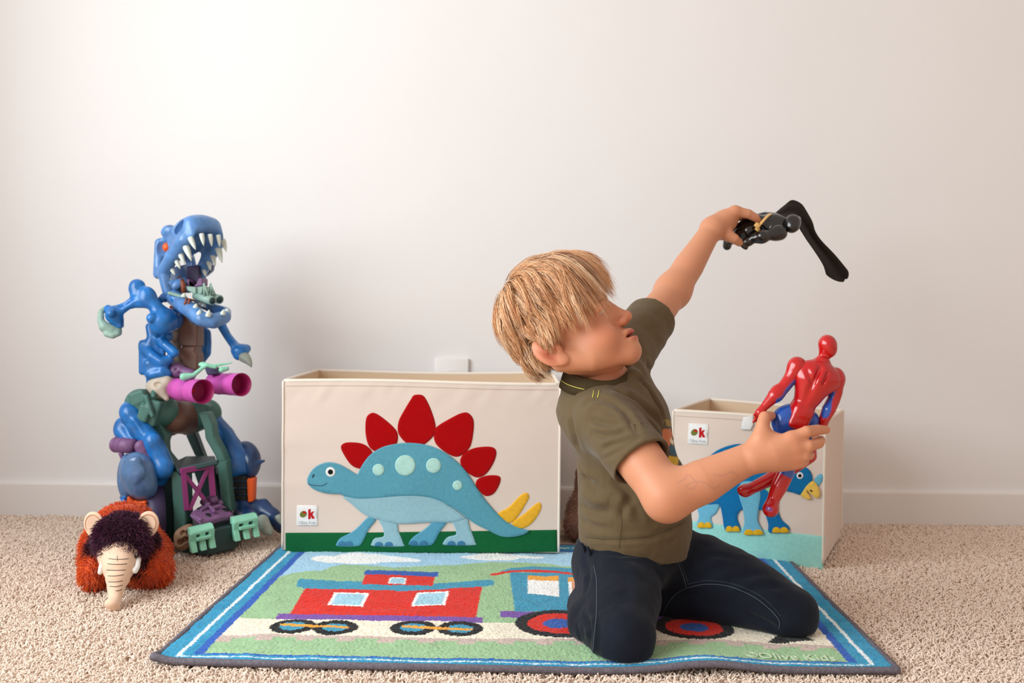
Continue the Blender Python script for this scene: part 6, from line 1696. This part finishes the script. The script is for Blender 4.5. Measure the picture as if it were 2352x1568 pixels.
leg([ZR(425, 650, FY + .004), ZR(376, 720, FY + .004), ZR(400, 850, FY + .006), ZR(420, 960, FY + .010), ZR(395, 1080, FY + .012), ZR(345, 1180, FY + .012), ZR(305, 1270, FY + .012), ZR(285, 1345, FY + .010)], [.0140, .0165, .0145, .0125, .0125, .0128, .0098, .0105], (ZR(355, 1160, FY + .012), ZR(280, 1380, FY + .010)), [(ZR(372, 705, FY + .002), (.0165, .016, .0215)), (ZR(282, 1345, FY + .004), (.0115, .012, .0115))])
leg([ZR(560, 700, FY + .006), ZR(520, 790, FY + .012), ZR(550, 900, FY + .020), ZR(560, 960, FY + .024), ZR(440, 1040, FY + .034), ZR(260, 1140, FY + .038), ZR(105, 1215, FY + .040)], [.0150, .0155, .0130, .0118, .0118, .0105, .0085], (ZR(600, 935, FY + .026), ZR(60, 1230, FY + .040)), [(ZR(92, 1210, FY + .036), (.011, .010, .009))])

KY = 2.06
BF = thing('action_figure', 'shiny black caped toy figure with a yellow belt held high in the raised hand', 'toy figure', ZK(850, 560, KY))
def bk(name, fn, h=.0014, m=None):
    s = Sculpt(); fn(s); s.build(name, h, m or M_blk, BF)
bk('head', lambda s: (s.ell(ZK(1230, 488, KY - .02), (.0172, .018, .0178)), s.ell(ZK(1215, 560, KY - .026), (.0125, .012, .0115), k=.008), s.ell(ZK(1300, 430, KY - .012), (.008, .008, .007), k=.006), s.cap(ZK(1150, 520, KY - .01), ZK(1080, 540, KY), .012, .014, k=.008)))
bk('torso', lambda s: (s.ell(ZK(1010, 500, KY), (.022, .022, .018), k=.01), s.ell(ZK(1000, 620, KY - .014), (.0195, .018, .0165), rot=(0, 24, 0), k=.01), s.ell(ZK(900, 470, KY + .01), (.018, .022, .017), k=.01), s.chain([ZK(900, 520, KY), ZK(780, 490, KY), ZK(700, 500, KY)], [.020, .0165, .0165], k=.012),
    s.ell(ZK(810, 440, KY - .012), (.007, .006, .008), k=.005), s.ell(ZK(820, 555, KY - .014), (.0075, .006, .007), k=.005), s.ell(ZK(770, 500, KY - .016), (.006, .005, .007), k=.005), s.ell(ZK(660, 480, KY), (.014, .018, .0165), k=.008)))
b = MB(); q = [ZK(885, 350, KY - .004), ZK(825, 395, KY - .018), ZK(755, 470, KY - .0275), ZK(690, 545, KY - .0275), ZK(650, 590, KY - .020)]; b.tube(spline(q, 6, False), .0042, 8, flat=.45); b.box(ZK(678, 530, KY - .031), (.006, .003, .0048), rot=(0, 40, 0), bev=.0012); b.box(ZK(680, 585, KY - .0285), (.0045, .003, .004), rot=(0, 40, 0), bev=.001); b.build('belt', mat('yellow_belt', (226, 178, 108), rough=0.4), BF)
def arm_near(s):
    s.ell(ZK(1010, 640, KY - .03), (.0185, .016, .0165), rot=(0, 20, 0)); s.ell(ZK(930, 670, KY - .034), (.0155, .014, .013), k=.008); s.ell(ZK(770, 700, KY - .036), (.0150, .0135, .0140), k=.006); s.ell(ZK(760, 690, KY - .044), (.009, .007, .009), k=.004)
    s.chain([ZK(720, 720, KY - .034), ZK(620, 730, KY - .030), ZK(560, 770, KY - .026)], [.0125, .0105, .0095], k=.006); s.ell(ZK(510, 790, KY - .024), (.0115, .010, .0095), k=.005)
    for x, y in ((430, 800), (440, 840), (470, 865), (500, 880)): s.cap(ZK(500, 800, KY - .024), ZK(x, y, KY - .026), .006, .0042, k=.003)
    s.box(ZK(640, 690, KY - .034), (.004, .004, .006), .001, rot=(0, 20, 0), k=.002)
bk('arm', arm_near)
bk('arm', lambda s: s.chain([ZK(930, 430, KY + .03), ZK(800, 400, KY + .04), ZK(660, 420, KY + .045)], [.0145, .0115, .0095], k=.006))
bk('leg', lambda s: (s.chain([ZK(650, 560, KY - .006), ZK(540, 620, KY - .006), ZK(400, 660, KY), ZK(260, 760, KY + .02)], [.0150, .0152, .0125, .0105], k=.008), s.ell(ZK(540, 610, KY - .012), (.0135, .012, .0145), k=.006)))
bk('leg', lambda s: s.chain([ZK(640, 480, KY + .012), ZK(500, 530, KY + .014), ZK(380, 600, KY + .018), ZK(230, 720, KY + .03), ZK(205, 850, KY + .035)], [.0150, .0145, .0125, .0105, .0092], k=.008))
def cape():
    A = [(880, 400), (1000, 290), (1105, 205), (1200, 132), (1290, 145), (1380, 205), (1460, 330), (1540, 480), (1580, 620), (1680, 770), (1890, 985), (2110, 1250)]
    Bq = [(850, 540), (930, 445), (1010, 430), (1090, 425), (1180, 420), (1270, 450), (1330, 580), (1380, 660), (1450, 770), (1590, 970), (1705, 1160), (1745, 1300)]
    A, Bq = spline([V(*p) for p in A], 4, False), spline([V(*p) for p in Bq], 4, False); n = len(A); m_ = 12
    v = []
    for i in range(n):
        t = i / (n - 1)
        for j in range(m_ + 1):
            u = j / m_; p = A[i] * (1 - u) + Bq[i] * u
            Y = KY + .030 - .035 * u + .012 * math.sin(u * math.pi) + .012 * t + .004 * math.sin(u * 9 + t * 4)
            if i == n - 1:                      # scalloped hem
                p = p + V(90, 150) * (math.sin(u * math.pi) ** .7) * (1 if u < .30 or u > .36 else .72)
            v.append(ZK(p[0], p[1], Y))
    v = np.array(v); i = np.arange(n * (m_ + 1)).reshape(n, m_ + 1)
    f = np.stack([i[:-1, :-1], i[1:, :-1], i[1:, 1:], i[:-1, 1:]], -1).reshape(-1, 4)
    o = part('cape', v, f, mat('black_cloth', (34, 24, 18), rough=0.85, spec=0.2, sheen=0.05, bump=0.2, bscale=900, bdist=.0005), BF)
    md = o.modifiers.new('cloth', 'SOLIDIFY'); md.thickness = .0018
    md = o.modifiers.new('smooth', 'SUBSURF'); md.levels = 1; md.render_levels = 1
cape()

# ------------------------------------------------------------------ brown plush between the boxes
PY_ = 2.36
PL = thing('plush_toy', 'brown plush toy slumped on the carpet between the box and the boy', 'plush toy', (0.18, PY_, 0))
s = Sculpt()
s.ell(V(.198, PY_, .058), (.062, .060, .058)); s.ell(V(.215, PY_ + .03, .125), (.055, .05, .050), k=.03); s.ell(V(.168, PY_ - .045, .035), (.040, .05, .034), k=.02); s.ell(V(.240, PY_ - .05, .032), (.034, .05, .032), k=.02)
s.chain([V(.222, PY_ - .035, .10), V(.195, PY_ - .065, .065)], [.004, .004], k=.014, mode='sub')
v, f, c = s.mesh(.004)
part('body', v, f, mat('brown_backing', (140, 104, 90), rough=0.95), PL)
fur('fur', v, f, v[:, 2] > .003, 5000, .006, .001, mat('brown_fur', rough=0.95, vc=True, spec=0.1), PL, (0, 0, -.4), (158, 120, 106), (204, 168, 150), .5, .012)
s = Sculpt(); s.ell(V(.172, PY_ - .02, .155), (.018, .010, .018)); s.build('ear', .002, bpy.data.materials['brown_backing'], PL)
